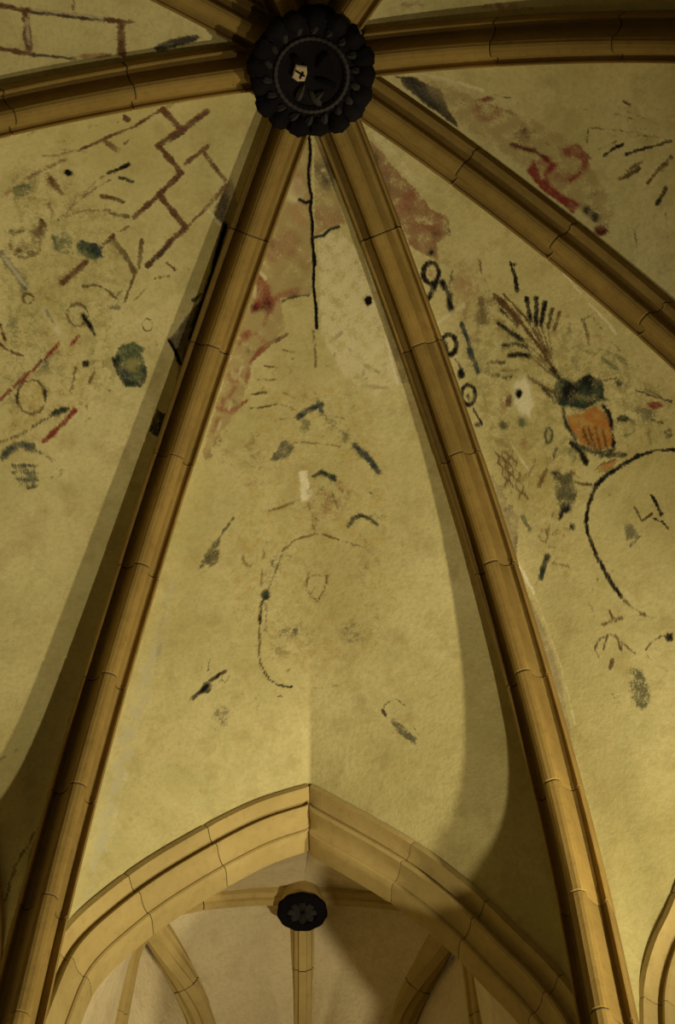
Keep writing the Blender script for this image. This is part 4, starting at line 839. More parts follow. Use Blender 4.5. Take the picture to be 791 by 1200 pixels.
            ('line','brown',0.72,1.8,[(-2.7,-41.3),(3.7,-13.7)]),
            ('line','brown',0.72,1.8,[(-4.1,-34.9),(2,-13.4)]),
            ('line','brown',0.84,2.7,[(-13.6,-24),(-7.9,-11.7),(-2.9,0.6)]),
            ('line','black',0.9,3.4,[(22.5,-95.2),(20.1,-86.8),(15.3,-77.3)]),
            ('area','black',0.78,3.1,[(25.7,-91.3),(24.8,-90.7),(23.5,-90.7),(22.1,-91.2),(20.8,-92.2),(19.9,-93.4),(19.5,-94.7),(19.9,-95.7),(20.8,-96.3),(22.1,-96.3),(23.5,-95.8),(24.8,-94.8),(25.7,-93.5),(26,-92.3)]),
            ('line','brown',0.66,6.8,[(-9.3,-88.2),(-16.7,-73.6)]),
            ('line','brown',0.66,2.5,[(2.1,-101.8),(5.6,-109.4)]),
            ('line','brown',0.54,1.8,[(1.5,-97.9),(-1.7,-86.3)]),
            ('area','brown',0.6,3.1,[(0.3,-79.6),(-1.2,-78.2),(-3,-77.5),(-4.7,-77.6),(-6,-78.5),(-6.6,-80.1),(-6.5,-82.1),(-5.6,-84),(-4.1,-85.4),(-2.3,-86.2),(-0.6,-86.1),(0.7,-85.1),(1.4,-83.5),(1.2,-81.5)]),
        ]),
        (('painted_spray', 'faint brown and green painted spray below the rib'), [
            ('line','grey',0.492,3.6,[(31.5,-35.6),(23,-20),(17.2,-5.2)]),
            ('line','grey',0.468,3,[(35.9,-32.2),(27.9,-16.3)]),
            ('line','brown',0.66,3,[(40.8,-32.9),(39.1,-24),(34.7,-15.5)]),
            ('area','rust',0.468,3,[(48.5,-11),(47,-9.9),(44.7,-9.9),(42.1,-10.8),(39.8,-12.6),(38.1,-14.9),(37.4,-17.2),(37.9,-19),(39.4,-20.1),(41.7,-20.1),(44.3,-19.2),(46.6,-17.4),(48.3,-15.1),(49,-12.8)]),
            ('line','green',0.72,3.6,[(37.3,-2),(39.5,5.5),(42.4,12.1)]),
            ('line','green',0.54,5.4,[(42.8,-3.6),(49.6,11)]),
            ('area','green',0.66,3,[(33.1,-10.9),(32.3,-10.3),(31.3,-10),(30.3,-10.2),(29.4,-10.9),(28.9,-11.8),(28.8,-12.9),(29.2,-13.9),(29.9,-14.6),(30.9,-14.8),(32,-14.6),(32.8,-14),(33.4,-13),(33.5,-11.9)]),
            ('line','brown',0.54,1.8,[(47,-31.1),(48.4,-18.3)]),
            ('line','brown',0.48,1.8,[(48.6,-8),(50.5,2.2)]),
            ('line','green',0.66,2.4,[(39.8,-31.5),(45.7,-31.4)]),
        ]),
        (('painted_fruit_vase', 'orange painted vase heaped with dark green foliage'), [
            ('area','dgreen',1,3.6,[(5,-13.5),(11.1,-1.7),(23.3,0),(29.5,10.5),(24,20.9),(26.6,25.8),(18.1,20.9),(6.5,20.6),(0.9,13.6),(-6.8,6.6),(-6.4,-1.8)]),
            ('area','black',1,3,[(10.6,6.8),(8.7,8.6),(6.4,9.4),(3.9,9),(2,7.6),(0.8,5.4),(0.7,2.8),(1.7,0.3),(3.6,-1.5),(5.9,-2.4),(8.4,-2),(10.4,-0.6),(11.5,1.7),(11.6,4.3)]),
            ('area','black',0.96,3,[(25.3,8.1),(24,9),(22.1,9.1),(19.9,8.4),(17.9,6.9),(16.5,5),(16,3.1),(16.4,1.5),(17.7,0.5),(19.6,0.4),(21.8,1.2),(23.8,2.7),(25.2,4.6),(25.7,6.5)]),
            ('area','green',0.72,3,[(13.1,15.1),(12.1,16),(10.9,16.4),(9.6,16.1),(8.5,15.3),(7.8,14.1),(7.7,12.8),(8.1,11.5),(9.1,10.7),(10.4,10.3),(11.7,10.5),(12.8,11.3),(13.4,12.5),(13.6,13.9)]),
            ('area','green',0.66,3,[(4.5,-5),(3.7,-4.3),(2.7,-4),(1.7,-4.2),(0.8,-4.8),(0.2,-5.8),(0.2,-6.9),(0.5,-7.9),(1.3,-8.6),(2.3,-8.9),(3.4,-8.7),(4.2,-8.1),(4.8,-7.1),(4.9,-6)]),
            ('area','green',0.6,3,[(24.3,16.1),(23.3,16.9),(22.1,17.3),(20.8,17),(19.7,16.2),(19,15),(18.9,13.7),(19.4,12.4),(20.3,11.6),(21.6,11.2),(22.9,11.5),(24,12.3),(24.6,13.5),(24.8,14.8)]),
            ('line','black',0.78,3,[(3.7,-18.1),(4,-7.6)]),
            ('line','black',0.78,3,[(-8.9,-10.2),(-6.9,2.2)]),
            ('area','dgreen',0.96,3,[(39.4,20.8),(38.5,21.6),(37.3,22),(36,21.7),(34.9,20.9),(34.2,19.7),(34.1,18.4),(34.6,17.2),(35.5,16.3),(36.8,15.9),(38.1,16.2),(39.1,17),(39.8,18.2),(39.9,19.5)]),
            ('line','brown',0.78,1.8,[(29.7,11.3),(37.5,15)]),
            ('area','orange',1,2.4,[(-5.5,15.7),(5.2,20.4),(14.8,21.5),(18.4,31.4),(15.9,41.8),(10.4,52.3),(-2,49.3),(-8,36.4),(-9.5,25.2)]),
            ('line','ochre',0.54,4.8,[(-3.1,21),(3.8,30.3)]),
            ('line','brown',0.9,1.7,[(-1.3,30.3),(-3.2,41.2)]),
            ('line','brown',0.9,1.7,[(2.5,32.3),(-1.4,46.1)]),
            ('line','brown',0.9,1.7,[(6.5,35.1),(1.4,49.5)]),
            ('line','brown',0.9,1.7,[(9.8,38.9),(5.7,51.8)]),
            ('line','brown',0.78,1.8,[(-3.6,35.1),(-0.9,48.6)]),
            ('line','black',1,3.6,[(19.4,25.5),(19.7,31.6),(18,37.5)]),
            ('line','black',0.96,3,[(18,37.5),(13.6,47.4),(9.2,54.3)]),
            ('line','dgreen',0.96,3,[(-5.2,10.7),(-9.2,20.3),(-9.2,32.7)]),
            ('line','dgreen',0.9,3.6,[(-8.4,40.5),(-2.8,49.5),(7,54.2)]),
        ]),
        (('painted_vase_foot', 'dark vase foot with an orange leaf on the medallion rim'), [
            ('line','black',0.84,4.8,[(0.2,53.7),(6.8,56.9),(13.4,62.2)]),
            ('area','orange',0.72,2.4,[(-10,58.8),(-1.8,58),(9.8,63.3),(0.1,65.1),(-9.5,63.5)]),
            ('line','brown',0.78,1.8,[(-10,58.8),(-2.1,58.5),(6.8,61.2)]),
            ('line','brown',0.78,1.8,[(-10.5,60.6),(-2.5,64.7)]),
        ]),
        (('painted_dark_leaf', 'single black painted leaf under the vase'), [
            ('line','black',1,4.8,[(-13.2,33.5),(-11.4,38.4)]),
            ('line','black',1,4.5,[(-11.7,36.7),(-11,44.5),(-12,51.7)]),
            ('line','green',0.54,4.8,[(-17.6,37),(-16.8,44.8)]),
        ]),
        (('painted_fruit', 'small dark painted fruit right of the vase'), [
            ('area','black',1,3,[(30.1,43.5),(29,44.2),(27.4,44.3),(25.5,43.6),(23.7,42.3),(22.5,40.7),(21.9,39.1),(22.2,37.7),(23.3,37),(25,36.9),(26.9,37.6),(28.6,38.9),(29.9,40.5),(30.4,42.1)]),
            ('line','green',0.6,2.4,[(29.8,50.4),(28.4,51.9),(26.5,52.6),(24.4,52.7),(22.2,52),(20.3,50.6),(18.9,48.8),(18.2,46.7),(18.2,44.5),(19,42.6),(20.4,41.2),(22.4,40.4),(24.5,40.4),(26.7,41.1),(28.5,42.4),(29.9,44.3),(30.6,46.4),(30.6,48.6),(29.8,50.4)]),
            ('area','red',0.84,2.9,[(53.7,50),(52.5,51),(50.6,51.1),(48.5,50.4),(46.6,49),(45.2,47.2),(44.7,45.3),(45.1,43.7),(46.4,42.7),(48.2,42.6),(50.3,43.3),(52.2,44.7),(53.6,46.6),(54.1,48.4)]),
            ('area','grey',0.66,3,[(45.3,51),(43.5,52.5),(40.9,52.8),(38,51.9),(35.4,50),(33.6,47.5),(33,44.8),(33.7,42.5),(35.5,41),(38.1,40.7),(41,41.6),(43.6,43.5),(45.4,46),(46,48.7)]),
            ('line','black',0.78,2.1,[(43.6,29.7),(51.9,40.8),(59.7,51.6)]),
            ('line','brown',0.66,1.8,[(49.7,33.4),(56.1,45.3)]),
            ('area','soot_shade',0.78,2.9,[(49.1,70.1),(47.9,71.3),(46.3,71.9),(44.7,71.7),(43.4,70.8),(42.7,69.3),(42.7,67.6),(43.3,65.9),(44.6,64.7),(46.1,64.1),(47.7,64.2),(49,65.2),(49.7,66.7),(49.7,68.4)]),
            ('line','black',0.72,2.9,[(42.1,53.7),(46.6,59.8)]),
            ('line','brown',0.54,2.4,[(36.1,58.5),(32.3,66.4)]),
            ('line','brown',0.48,2.4,[(40.4,23.7),(40.7,29.7)]),
        ]),
        (('painted_acanthus', 'dark painted acanthus stem left of the medallion'), [
            ('area','dgreen',0.756,3.6,[(-35.6,42.7),(-22.9,51.4),(-27.4,67),(-35.6,72.8),(-45.6,72.5),(-41.8,60.1)]),
            ('area','black',1,3,[(-36.1,72.5),(-37.3,73.8),(-39,74.4),(-40.8,74.2),(-42.3,73.2),(-43.3,71.5),(-43.5,69.7),(-42.9,67.9),(-41.7,66.6),(-40,66),(-38.2,66.2),(-36.7,67.2),(-35.7,68.8),(-35.5,70.7)]),
            ('line','black',1,3.6,[(-41.9,70.7),(-46.8,74.5)]),
            ('area','black',1,3,[(-30,47.3),(-30.9,47.9),(-32.1,48.1),(-33.5,47.7),(-34.8,46.8),(-35.8,45.6),(-36.2,44.3),(-35.9,43.2),(-35.1,42.5),(-33.9,42.4),(-32.4,42.8),(-31.1,43.7),(-30.2,44.9),(-29.8,46.2)]),
            ('line','brown',1,2.4,[(-24.6,58.9),(-21.1,63.4),(-16.7,66.3)]),
            ('area','grey',0.54,3,[(-29.8,61.8),(-31.1,63.4),(-32.7,64.2),(-34.4,64.2),(-35.7,63.3),(-36.4,61.8),(-36.4,59.8),(-35.6,57.8),(-34.3,56.2),(-32.6,55.4),(-31,55.4),(-29.7,56.3),(-29,57.9),(-29,59.8)]),
            ('line','black',0.78,1.8,[(-32.4,50),(-31,61.6)]),
            ('area','black',1,3,[(-39.9,86.1),(-40.7,87),(-41.8,87.3),(-43.1,87.1),(-44.2,86.4),(-44.9,85.3),(-45.1,84),(-44.8,82.9),(-44,82.1),(-42.8,81.7),(-41.6,81.9),(-40.5,82.6),(-39.8,83.7),(-39.6,85)]),
            ('line','brown',0.6,2.4,[(-48.4,67.8),(-57.9,77)]),
            ('line','brown',0.66,2.4,[(-21.6,57.3),(-24,49.9)]),
            ('line','dgreen',0.78,2.4,[(-21.2,21.4),(-22.3,22.9),(-23.5,24),(-24.7,24.7),(-25.6,24.8),(-26.3,24.3),(-26.6,23.3),(-26.5,22),(-26,20.3),(-25.1,18.7),(-24,17.2),(-22.8,16),(-21.7,15.4),(-20.7,15.3),(-20,15.8),(-19.7,16.8),(-19.8,18.2),(-20.3,19.8),(-21.2,21.4)]),
            ('line','dgreen',0.9,3.6,[(-23.8,31.3),(-28.1,34.9)]),
            ('line','brown',0.9,3.6,[(-37.8,40.5),(-43.1,43.4),(-47.3,47)]),
            ('line','brown',0.54,1.8,[(-26.7,33.7),(-37.2,39.5)]),
            ('line','brown',0.66,2.4,[(-40.5,29.9),(-49,35.7)]),
        ]),
        (('painted_oval_medallion', 'large painted oval medallion outlined in black, plain inside'), [
            ('line','black',1,2.6,[(44.1,79.9),(32.7,72.4),(20.9,68.3)]),
            ('line','black',0.96,3.3,[(20.9,68.3),(6,67),(-8.7,66.8)]),
            ('line','black',1,4.2,[(-8.2,67.2),(-15.7,69.2)]),
            ('line','black',1,3.3,[(-15.7,69.2),(-24.8,76.5),(-31,83.6),(-35.5,92.5)]),
            ('line','black',1,2.9,[(-35.5,92.5),(-38.5,110.6),(-38.9,130.1),(-38,143.4)]),
            ('line','brown',0.72,2.9,[(-38,143.4),(-35.6,152.9),(-31,161.7)]),
            ('line','brown',0.48,1.7,[(-31,161.7),(-18.3,174.4)]),
            ('line','black',1,2.9,[(14,96.5),(13.6,103.8),(12.6,110.8)]),
            ('line','brown',0.96,2,[(-0.1,96.6),(-0.8,106.6),(7.5,106.6)]),
            ('line','black',0.96,2,[(6.7,110.2),(10.3,115.4),(11.3,121.5)]),
            ('area','grey',0.612,2.9,[(-11.6,100.8),(-6.3,104.3),(-7.6,114.5),(-13.9,119.3),(-17.6,112)]),
            ('line','black',0.66,1.8,[(-16.4,116.9),(-7.2,114.8)]),
            ('line','brown',0.42,1.8,[(-1.5,88.7),(5.6,86.5)]),
        ]),
        (('painted_wavy_lines', 'patch of fine wavy painted lines beside the rib'), [
            ('area','brown',0.372,4.8,[(-57.6,-1.7),(-45.4,5.3),(-52.4,22.5),(-68.5,49.3),(-70.7,30.4),(-67.5,12.1)]),
            ('line','brown',0.804,1.7,[(-60.9,7.1),(-59.8,13),(-63.2,15.8),(-62.1,21.6),(-65.5,24.5),(-64.4,30.3),(-67.7,33.1)]),
            ('line','brown',0.804,1.7,[(-55.6,10.7),(-59,13.5),(-58,19.4),(-61.3,22.2),(-60.2,28),(-63.6,30.9),(-62.5,36.7)]),
            ('line','brown',0.804,1.7,[(-54.8,11.3),(-53.8,17.1),(-57.2,19.9),(-56.1,25.8),(-59.4,28.6),(-58.3,34.5),(-61.7,37.3),(-60.5,43.1),(-63.8,45.9)]),
            ('line','brown',0.804,1.7,[(-49.6,14.9),(-53,17.7),(-51.9,23.6),(-55.3,26.4),(-54.2,32.2),(-57.5,35),(-56.4,40.8),(-59.7,43.7),(-58.6,49.5)]),
            ('area','dgreen',0.78,3,[(-43,-1.8),(-44.1,-0.7),(-45.6,-0.2),(-47.2,-0.5),(-48.6,-1.4),(-49.4,-2.9),(-49.6,-4.5),(-49,-6.1),(-47.9,-7.2),(-46.4,-7.7),(-44.8,-7.4),(-43.4,-6.5),(-42.6,-5),(-42.4,-3.4)]),
            ('area','green',0.78,3,[(-31.7,3.1),(-32.9,4.5),(-34.4,5.2),(-35.8,5.2),(-37,4.5),(-37.5,3.1),(-37.4,1.3),(-36.7,-0.4),(-35.5,-1.8),(-34,-2.5),(-32.6,-2.5),(-31.5,-1.7),(-30.9,-0.4),(-31,1.4)]),
            ('area','rust',0.54,3,[(-37.6,15.9),(-38.7,17),(-40.2,17.5),(-41.8,17.3),(-43.1,16.4),(-43.9,14.9),(-44.1,13.3),(-43.6,11.7),(-42.5,10.6),(-41,10.1),(-39.4,10.4),(-38,11.3),(-37.2,12.7),(-37,14.4)]),
            ('area','dred',0.78,3,[(-57.6,24),(-58.2,24.5),(-59.1,24.7),(-60.1,24.4),(-61,23.8),(-61.7,23),(-61.9,22),(-61.7,21.2),(-61.1,20.7),(-60.2,20.5),(-59.2,20.8),(-58.3,21.4),(-57.7,22.3),(-57.4,23.2)]),
            ('area','soot_shade',0.66,3,[(-67.7,49.1),(-68.3,49.6),(-69.2,49.8),(-70.2,49.5),(-71.1,48.9),(-71.7,48.1),(-71.9,47.2),(-71.7,46.4),(-71.1,45.8),(-70.3,45.7),(-69.3,45.9),(-68.4,46.5),(-67.7,47.4),(-67.5,48.3)]),
        ]),
        (('painted_blue_smear', 'dark blue painted smear below the wavy lines'), [
            ('line','dgreen',1,4.7,[(-67.2,91.9),(-72.6,96.7),(-77.8,102.3)]),
            ('line','brown',0.66,2.1,[(-59.7,80),(-60.6,81.2),(-61.6,81.9),(-62.7,82.3),(-63.8,82.2),(-64.7,81.6),(-65.3,80.6),(-65.5,79.4),(-65.3,78),(-64.8,76.7),(-63.9,75.6),(-62.8,74.8),(-61.7,74.4),(-60.6,74.6),(-59.8,75.1),(-59.2,76.1),(-59,77.4),(-59.1,78.7),(-59.7,80)]),
            ('area','rust',0.66,3,[(-60,89),(-60.8,89.9),(-62,90.3),(-63.3,90.2),(-64.5,89.4),(-65.2,88.3),(-65.4,86.9),(-65,85.7),(-64.1,84.7),(-62.9,84.3),(-61.6,84.5),(-60.5,85.2),(-59.8,86.4),(-59.6,87.7)]),
            ('line','green',0.72,4.2,[(-67.3,58),(-68.7,64.1),(-68,68.9)]),
            ('line','brown',0.66,2.1,[(-65.9,98.3),(-58,106.2)]),
            ('area','brown',0.54,3,[(-50.3,80.6),(-51.3,81.8),(-52.5,82.5),(-53.6,82.6),(-54.5,82),(-55,80.9),(-54.9,79.4),(-54.3,78),(-53.4,76.8),(-52.2,76.1),(-51.1,76),(-50.2,76.6),(-49.7,77.7),(-49.8,79.2)]),
            ('area','brown',0.66,2.9,[(-49.6,129.3),(-50.1,129.9),(-50.7,130.1),(-51.5,130),(-52.1,129.6),(-52.6,129),(-52.7,128.2),(-52.5,127.4),(-52,126.9),(-51.3,126.6),(-50.5,126.7),(-49.9,127.1),(-49.5,127.8),(-49.3,128.6)]),
        ]),
        (('painted_blossom', 'small brown painted blossom below the medallion'), [
            ('line','brown',0.84,2.9,[(-56.9,152.5),(-51.1,153.5),(-44.4,155.2)]),
            ('line','brown',0.78,2.3,[(-48.9,147),(-48.8,156.3)]),
            ('line','brown',0.78,2,[(-68.3,162.9),(-62.1,159.6),(-55,160.8)]),
            ('line','brown',0.78,2,[(-55,160.8),(-52.5,165.6),(-54.2,173.5)]),
            ('line','black',0.72,2,[(-58.2,160.8),(-64.2,167.3)]),
            ('line','brown',0.54,1.7,[(-68.5,163.4),(-69.1,170.6)]),
            ('line','brown',0.66,2.3,[(-51.6,168.7),(-47.7,180.1)]),
            ('line','brown',0.9,2.9,[(-61.7,175.9),(-65.6,179.7)]),
            ('line','brown',0.48,2.3,[(-57.1,131.2),(-58.7,144.8)]),
            ('line','brown',0.48,1.7,[(-73.1,190.7),(-69.8,203.7)]),
        ]),
        (('painted_pine_cone', 'oval grey green painted cone shape'), [
            ('area','dgreen',0.624,5.1,[(-48.5,203.3),(-50.9,209.1),(-54,213.1),(-57.5,214.8),(-60.6,213.7),(-62.7,210),(-63.4,204.6),(-62.5,198.3),(-60.2,192.5),(-56.9,188.3),(-53.3,186.6),(-50.2,187.8),(-48.1,191.5),(-47.6,197.1)]),
            ('line','black',0.6,1.9,[(-60.8,203),(-55.3,201.6),(-52,202.3)]),
            ('line','dgreen',0.66,2.8,[(-54.9,193.8),(-57.7,208.6)]),
        ]),
        (('painted_curl', 'brown painted curl at the lower medallion edge'), [
            ('line','brown',0.78,1.9,[(-41.2,181.7),(-35,179.2),(-28.9,179.3),(-22.3,181.6)]),
            ('area','black',1,2.9,[(-22.5,184),(-23.4,185.1),(-24.5,185.7),(-25.7,185.7),(-26.7,185.1),(-27.3,183.9),(-27.4,182.5),(-26.9,181.2),(-26,180.1),(-24.9,179.5),(-23.7,179.5),(-22.7,180.2),(-22.1,181.3),(-22,182.7)]),
            ('line','brown',0.54,1.7,[(-41.4,185.4),(-39,195.7),(-33.8,202.7)]),
            ('line','brown',0.48,1.7,[(-34.7,183.2),(-33.3,191.7)]),
        ]),
        (('drill_hole', 'black oval hole in a pale patch beside the palm leaf'), [
            ('area','white',0.804,3.6,[(-23,-26.2),(-13.8,-24.8),(-18.4,-4.5),(-27.1,2.6),(-33.1,-6),(-29.9,-17.8)]),
            ('area','brown',0.84,3,[(-31.6,-14.3),(-33.5,-13),(-35.4,-12.4),(-37,-12.6),(-37.9,-13.7),(-37.9,-15.3),(-37.1,-17.2),(-35.5,-19),(-33.6,-20.3),(-31.6,-20.9),(-30.1,-20.7),(-29.2,-19.6),(-29.2,-18),(-30,-16.1)]),
            ('area','rust',0.54,3,[(-35.5,-13.6),(-36.9,-12),(-38.7,-11.2),(-40.4,-11.3),(-41.7,-12.2),(-42.4,-13.8),(-42.4,-15.8),(-41.5,-17.8),(-40.1,-19.4),(-38.3,-20.2),(-36.6,-20.1),(-35.3,-19.2),(-34.6,-17.6),(-34.7,-15.6)]),
            ('hole','hole',1,1.6,[(-22.9,-15.8),(-23.9,-14.6),(-25.1,-13.9),(-26.3,-13.9),(-27.2,-14.5),(-27.6,-15.6),(-27.5,-17.1),(-26.8,-18.6),(-25.8,-19.7),(-24.5,-20.4),(-23.4,-20.4),(-22.5,-19.8),(-22.1,-18.7),(-22.2,-17.2)]),
        ]),
    ],
    'CD': [
        (('bare_plaster', 'dark grey patch of bare plaster beside the boss'), [
            ('area','soot_shade',1,2.4,[(2.2,-225.6),(4.3,-214),(0.6,-196),(-12.6,-186.5),(-20.7,-179.5),(-12.4,-201.9),(-4.8,-216.8)]),
            ('area','grey',0.66,1.8,[(-1.3,-212.8),(-1.7,-202),(-9.1,-194.7),(-8,-203.1)]),
            ('line','hole',1,1.8,[(-6.6,-194.3),(-12.9,-187.5),(-19.7,-180.4)]),
            ('line','pale',0.78,3.1,[(4.4,-226),(7.6,-206.6),(8,-185),(7.6,-170.4)]),
        ]),
        (('old_paint_layer', 'brownish old paint layer beside the upper rib'), [
            ('area','old',0.62,7.3,[(6,-212.1),(6.6,-195.7),(3.3,-172.8),(0.8,-136.4),(-6.3,-97.2),(-20.4,-82.6),(-37.4,-62.5),(-58,-57),(-55,-72.2),(-32.7,-138.6),(-20.6,-177.3)]),
            ('line','pale',0.4,2.4,[(-6.3,-97.2),(-20.1,-81.5),(-37,-61.4)]),
        ]),
        (('painted_red_scrolls', 'dark red painted scrollwork beside the rib'), [
            ('line','red',0.54,5.5,[(-1,-157.5),(-3.2,-157.4),(-5.3,-158.1),(-7.3,-159.5),(-8.7,-161.6),(-9.4,-164),(-9.3,-166.4),(-8.5,-168.6),(-7.1,-170.3),(-5.1,-171.3),(-2.9,-171.4),(-0.7,-170.7),(1.2,-169.2),(2.6,-167.1),(3.3,-164.7),(3.2,-162.3),(2.4,-160.1),(1,-158.5),(-1,-157.5)]),
            ('area','red',0.804,3,[(4.2,-164.7),(3.1,-164.7),(1.6,-165.5),(0.2,-167),(-1,-168.9),(-1.7,-170.8),(-1.8,-172.4),(-1.2,-173.2),(-0,-173.3),(1.4,-172.5),(2.8,-171),(4,-169.1),(4.7,-167.1),(4.8,-165.6)]),
            ('area','dred',0.66,3,[(4.8,-161.8),(4,-162),(3.2,-162.7),(2.5,-163.9),(2.1,-165.3),(2,-166.7),(2.3,-167.7),(2.9,-168.2),(3.7,-168.1),(4.6,-167.3),(5.3,-166.1),(5.7,-164.7),(5.8,-163.3),(5.5,-162.3)]),
            ('line','brown',0.6,1.8,[(6.7,-163.4),(7.8,-152.2)]),
            ('line','brown',0.54,2.4,[(-2.2,-152),(0.3,-139.8)]),
            ('line','dred',1,3.7,[(-21.4,-142.7),(-22.1,-135.4),(-21.4,-127.3),(-24.5,-116.6)]),
            ('area','red',1,2.4,[(-35.3,-128.1),(-26.2,-125.6),(-36.4,-116.4),(-40.5,-105),(-42.9,-94.3),(-45.2,-85.3),(-53.1,-87.7),(-48.2,-98),(-44.7,-112.8)]),
            ('line','red',1,4.9,[(-39.7,-112),(-33.9,-114.3),(-26.9,-112.8)]),
            ('line','red',0.66,4.9,[(-28,-123.8),(-26,-117.3)]),
            ('area','red',0.78,2.4,[(-14.5,-111.6),(-7.3,-100.5),(-13.4,-88.2),(-25.2,-91.4),(-17.7,-95.9),(-17.9,-107.4)]),
            ('line','red',0.84,3.6,[(-17.7,-92.2),(-27.2,-93.8),(-32.7,-97.8)]),
            ('area','red',0.468,4.8,[(-29.1,-94.3),(-31.5,-94.4),(-34,-96.1),(-36,-99.2),(-37.3,-103.1),(-37.5,-106.9),(-36.6,-109.9),(-34.8,-111.6),(-32.5,-111.5),(-30.1,-109.8),(-28,-106.7),(-26.7,-102.8),(-26.5,-98.9),(-27.4,-95.9)]),
            ('area','red',0.42,3,[(-25.1,-105.5),(-26.6,-105.5),(-28.1,-106.3),(-29.3,-107.8),(-30,-109.7),(-29.9,-111.7),(-29.2,-113.3),(-27.9,-114.2),(-26.4,-114.3),(-24.9,-113.5),(-23.7,-112),(-23.1,-110),(-23.1,-108.1),(-23.8,-106.5)]),
            ('area','soot_shade',1,3,[(-45.8,-76.4),(-47.2,-76.1),(-48.6,-76.6),(-49.6,-77.6),(-50.1,-79),(-50,-80.5),(-49.2,-81.9),(-48,-82.9),(-46.5,-83.1),(-45.1,-82.7),(-44.1,-81.7),(-43.6,-80.3),(-43.8,-78.7),(-44.5,-77.3)]),
            ('area','soot_shade',1,3,[(-47.7,-70),(-49.4,-69.6),(-50.9,-69.9),(-52.1,-70.9),(-52.6,-72.3),(-52.3,-73.9),(-51.4,-75.4),(-49.9,-76.4),(-48.3,-76.8),(-46.7,-76.5),(-45.6,-75.5),(-45.1,-74),(-45.3,-72.4),(-46.3,-71)]),
            ('area','dred',1,3,[(-54.5,-60.6),(-56.2,-60.3),(-57.9,-61),(-59.3,-62.6),(-60,-64.7),(-59.9,-67),(-59.2,-68.9),(-57.8,-70.1),(-56.1,-70.4),(-54.5,-69.7),(-53.1,-68.1),(-52.4,-66),(-52.4,-63.7),(-53.2,-61.8)]),
            ('line','soot_shade',0.78,1.8,[(-58.5,-80.8),(-59.3,-71.2)]),
            ('area','dred',0.78,3,[(-9.3,-136.5),(-10.6,-136.3),(-11.7,-136.5),(-12.4,-136.9),(-12.6,-137.7),(-12.3,-138.5),(-11.5,-139.2),(-10.4,-139.7),(-9.1,-139.9),(-8,-139.7),(-7.3,-139.3),(-7.1,-138.5),(-7.4,-137.7),(-8.2,-137)]),
            ('area','brown',0.42,3,[(-12.9,-132.5),(-15.2,-132.4),(-17.4,-133.7),(-19.2,-136),(-20.1,-138.8),(-20,-141.7),(-18.8,-144),(-16.9,-145.4),(-14.6,-145.4),(-12.3,-144.1),(-10.6,-141.8),(-9.7,-138.9),(-9.8,-136.1),(-10.9,-133.8)]),
        ]),
        (('painted_palm_leaf', 'painted palm leaf of loose dark strokes near the horizontal rib'), [
            ('line','black',0.96,2.7,[(1.6,-71.7),(-3.8,-77.2),(-9.4,-81.5)]),
            ('line','black',0.96,2.7,[(-4,-67.3),(1.3,-60.5),(5.1,-54.4)]),
            ('line','black',0.84,2.4,[(5.1,-54.4),(14.4,-40.8)]),
            ('line','brown',0.9,3.6,[(-20.3,-66.5),(-16.8,-61.6),(-10.1,-55.9)]),
            ('line','brown',0.84,2.7,[(-16.6,-47.3),(-5.7,-43.2),(4.5,-37.5)]),
            ('line','black',0.84,3.6,[(-27.4,-36.2),(-16.1,-34.3)]),
            ('line','brown',0.72,3,[(-14,-63.8),(-5.3,-55.7)]),
            ('line','brown',0.66,2.4,[(-7.1,-43.9),(1.4,-36.4)]),
            ('line','black',0.72,1.8,[(4.3,-97.5),(-5.5,-95)]),
            ('line','brown',0.54,1.8,[(4.8,-95.8),(9.5,-77.8),(11.9,-56.6),(14.9,-41)]),
            ('line','brown',0.54,1.8,[(-6.7,-86.1),(1.7,-76.6)]),
            ('line','brown',0.78,2.4,[(28.6,-79.8),(27.4,-74.6)]),
            ('line','brown',0.48,1.8,[(23.2,-75.2),(21.6,-53.6)]),
            ('line','brown',0.42,1.8,[(-1.8,-88.9),(17.2,-58.3)]),
            ('line','brown',0.6,1.8,[(-47.7,-44.8),(-58.3,-38)]),
            ('line','brown',0.54,1.8,[(-31.1,-28.4),(-45.8,-20.2)]),
            ('line','pale',0.48,2.4,[(-40,-53.2),(-63.5,-36.1)]),
            ('line','brown',0.48,1.8,[(19.2,-69.8),(18.9,-83.1)]),
        ]),
    ],
    'FE': [
        (('painted_masonry_lines', 'dark red speckled painted joints of large masonry blocks'), [
            ('line','brick',1,3.9,[(-1.1,-80.9),(0.4,-96.4),(-0.2,-127.5),(-0.8,-157.8)]),
            ('line','pale',0.6,1.8,[(-0.6,-100.7),(-1.3,-146.4)]),
            ('line','brick',0.66,3,[(-0.8,-157.8),(-2.2,-166.1)]),
            ('line','brick',1,5.4,[(1.4,-97.6),(24.7,-101.6)]),
            ('line','pale',0.54,1.8,[(5.6,-98.6),(21.5,-101.5)]),
            ('line','brick',1,5.4,[(0.2,-158.4),(19.7,-160.7)]),
            ('line','soot_shade',0.78,2.4,[(1.3,-103.1),(0.9,-146.7)]),
            ('line','brick',0.96,2.7,[(26,-82.9),(26.6,-92.9)]),
            ('line','brick',1,3.6,[(26.7,-91.8),(27.5,-105)]),
            ('line','soot_shade',0.78,2.4,[(27.6,-103.9),(26.8,-133.4)]),
            ('line','rust',0.66,3.6,[(26,-131.2),(21.3,-153.8)]),
            ('line','brick',0.66,3,[(-10.2,-127.2),(-4.1,-127.6)]),
        ]),
        (('bare_plaster', 'ragged dark plaster loss along the rib'), [
            ('area','soot_shade',1,2.4,[(12.9,-179),(5.6,-188.9),(-1,-205.7),(1.9,-208.2),(8.9,-195.5),(15.6,-182.3)]),
        ]),
    ],
    'DH': [
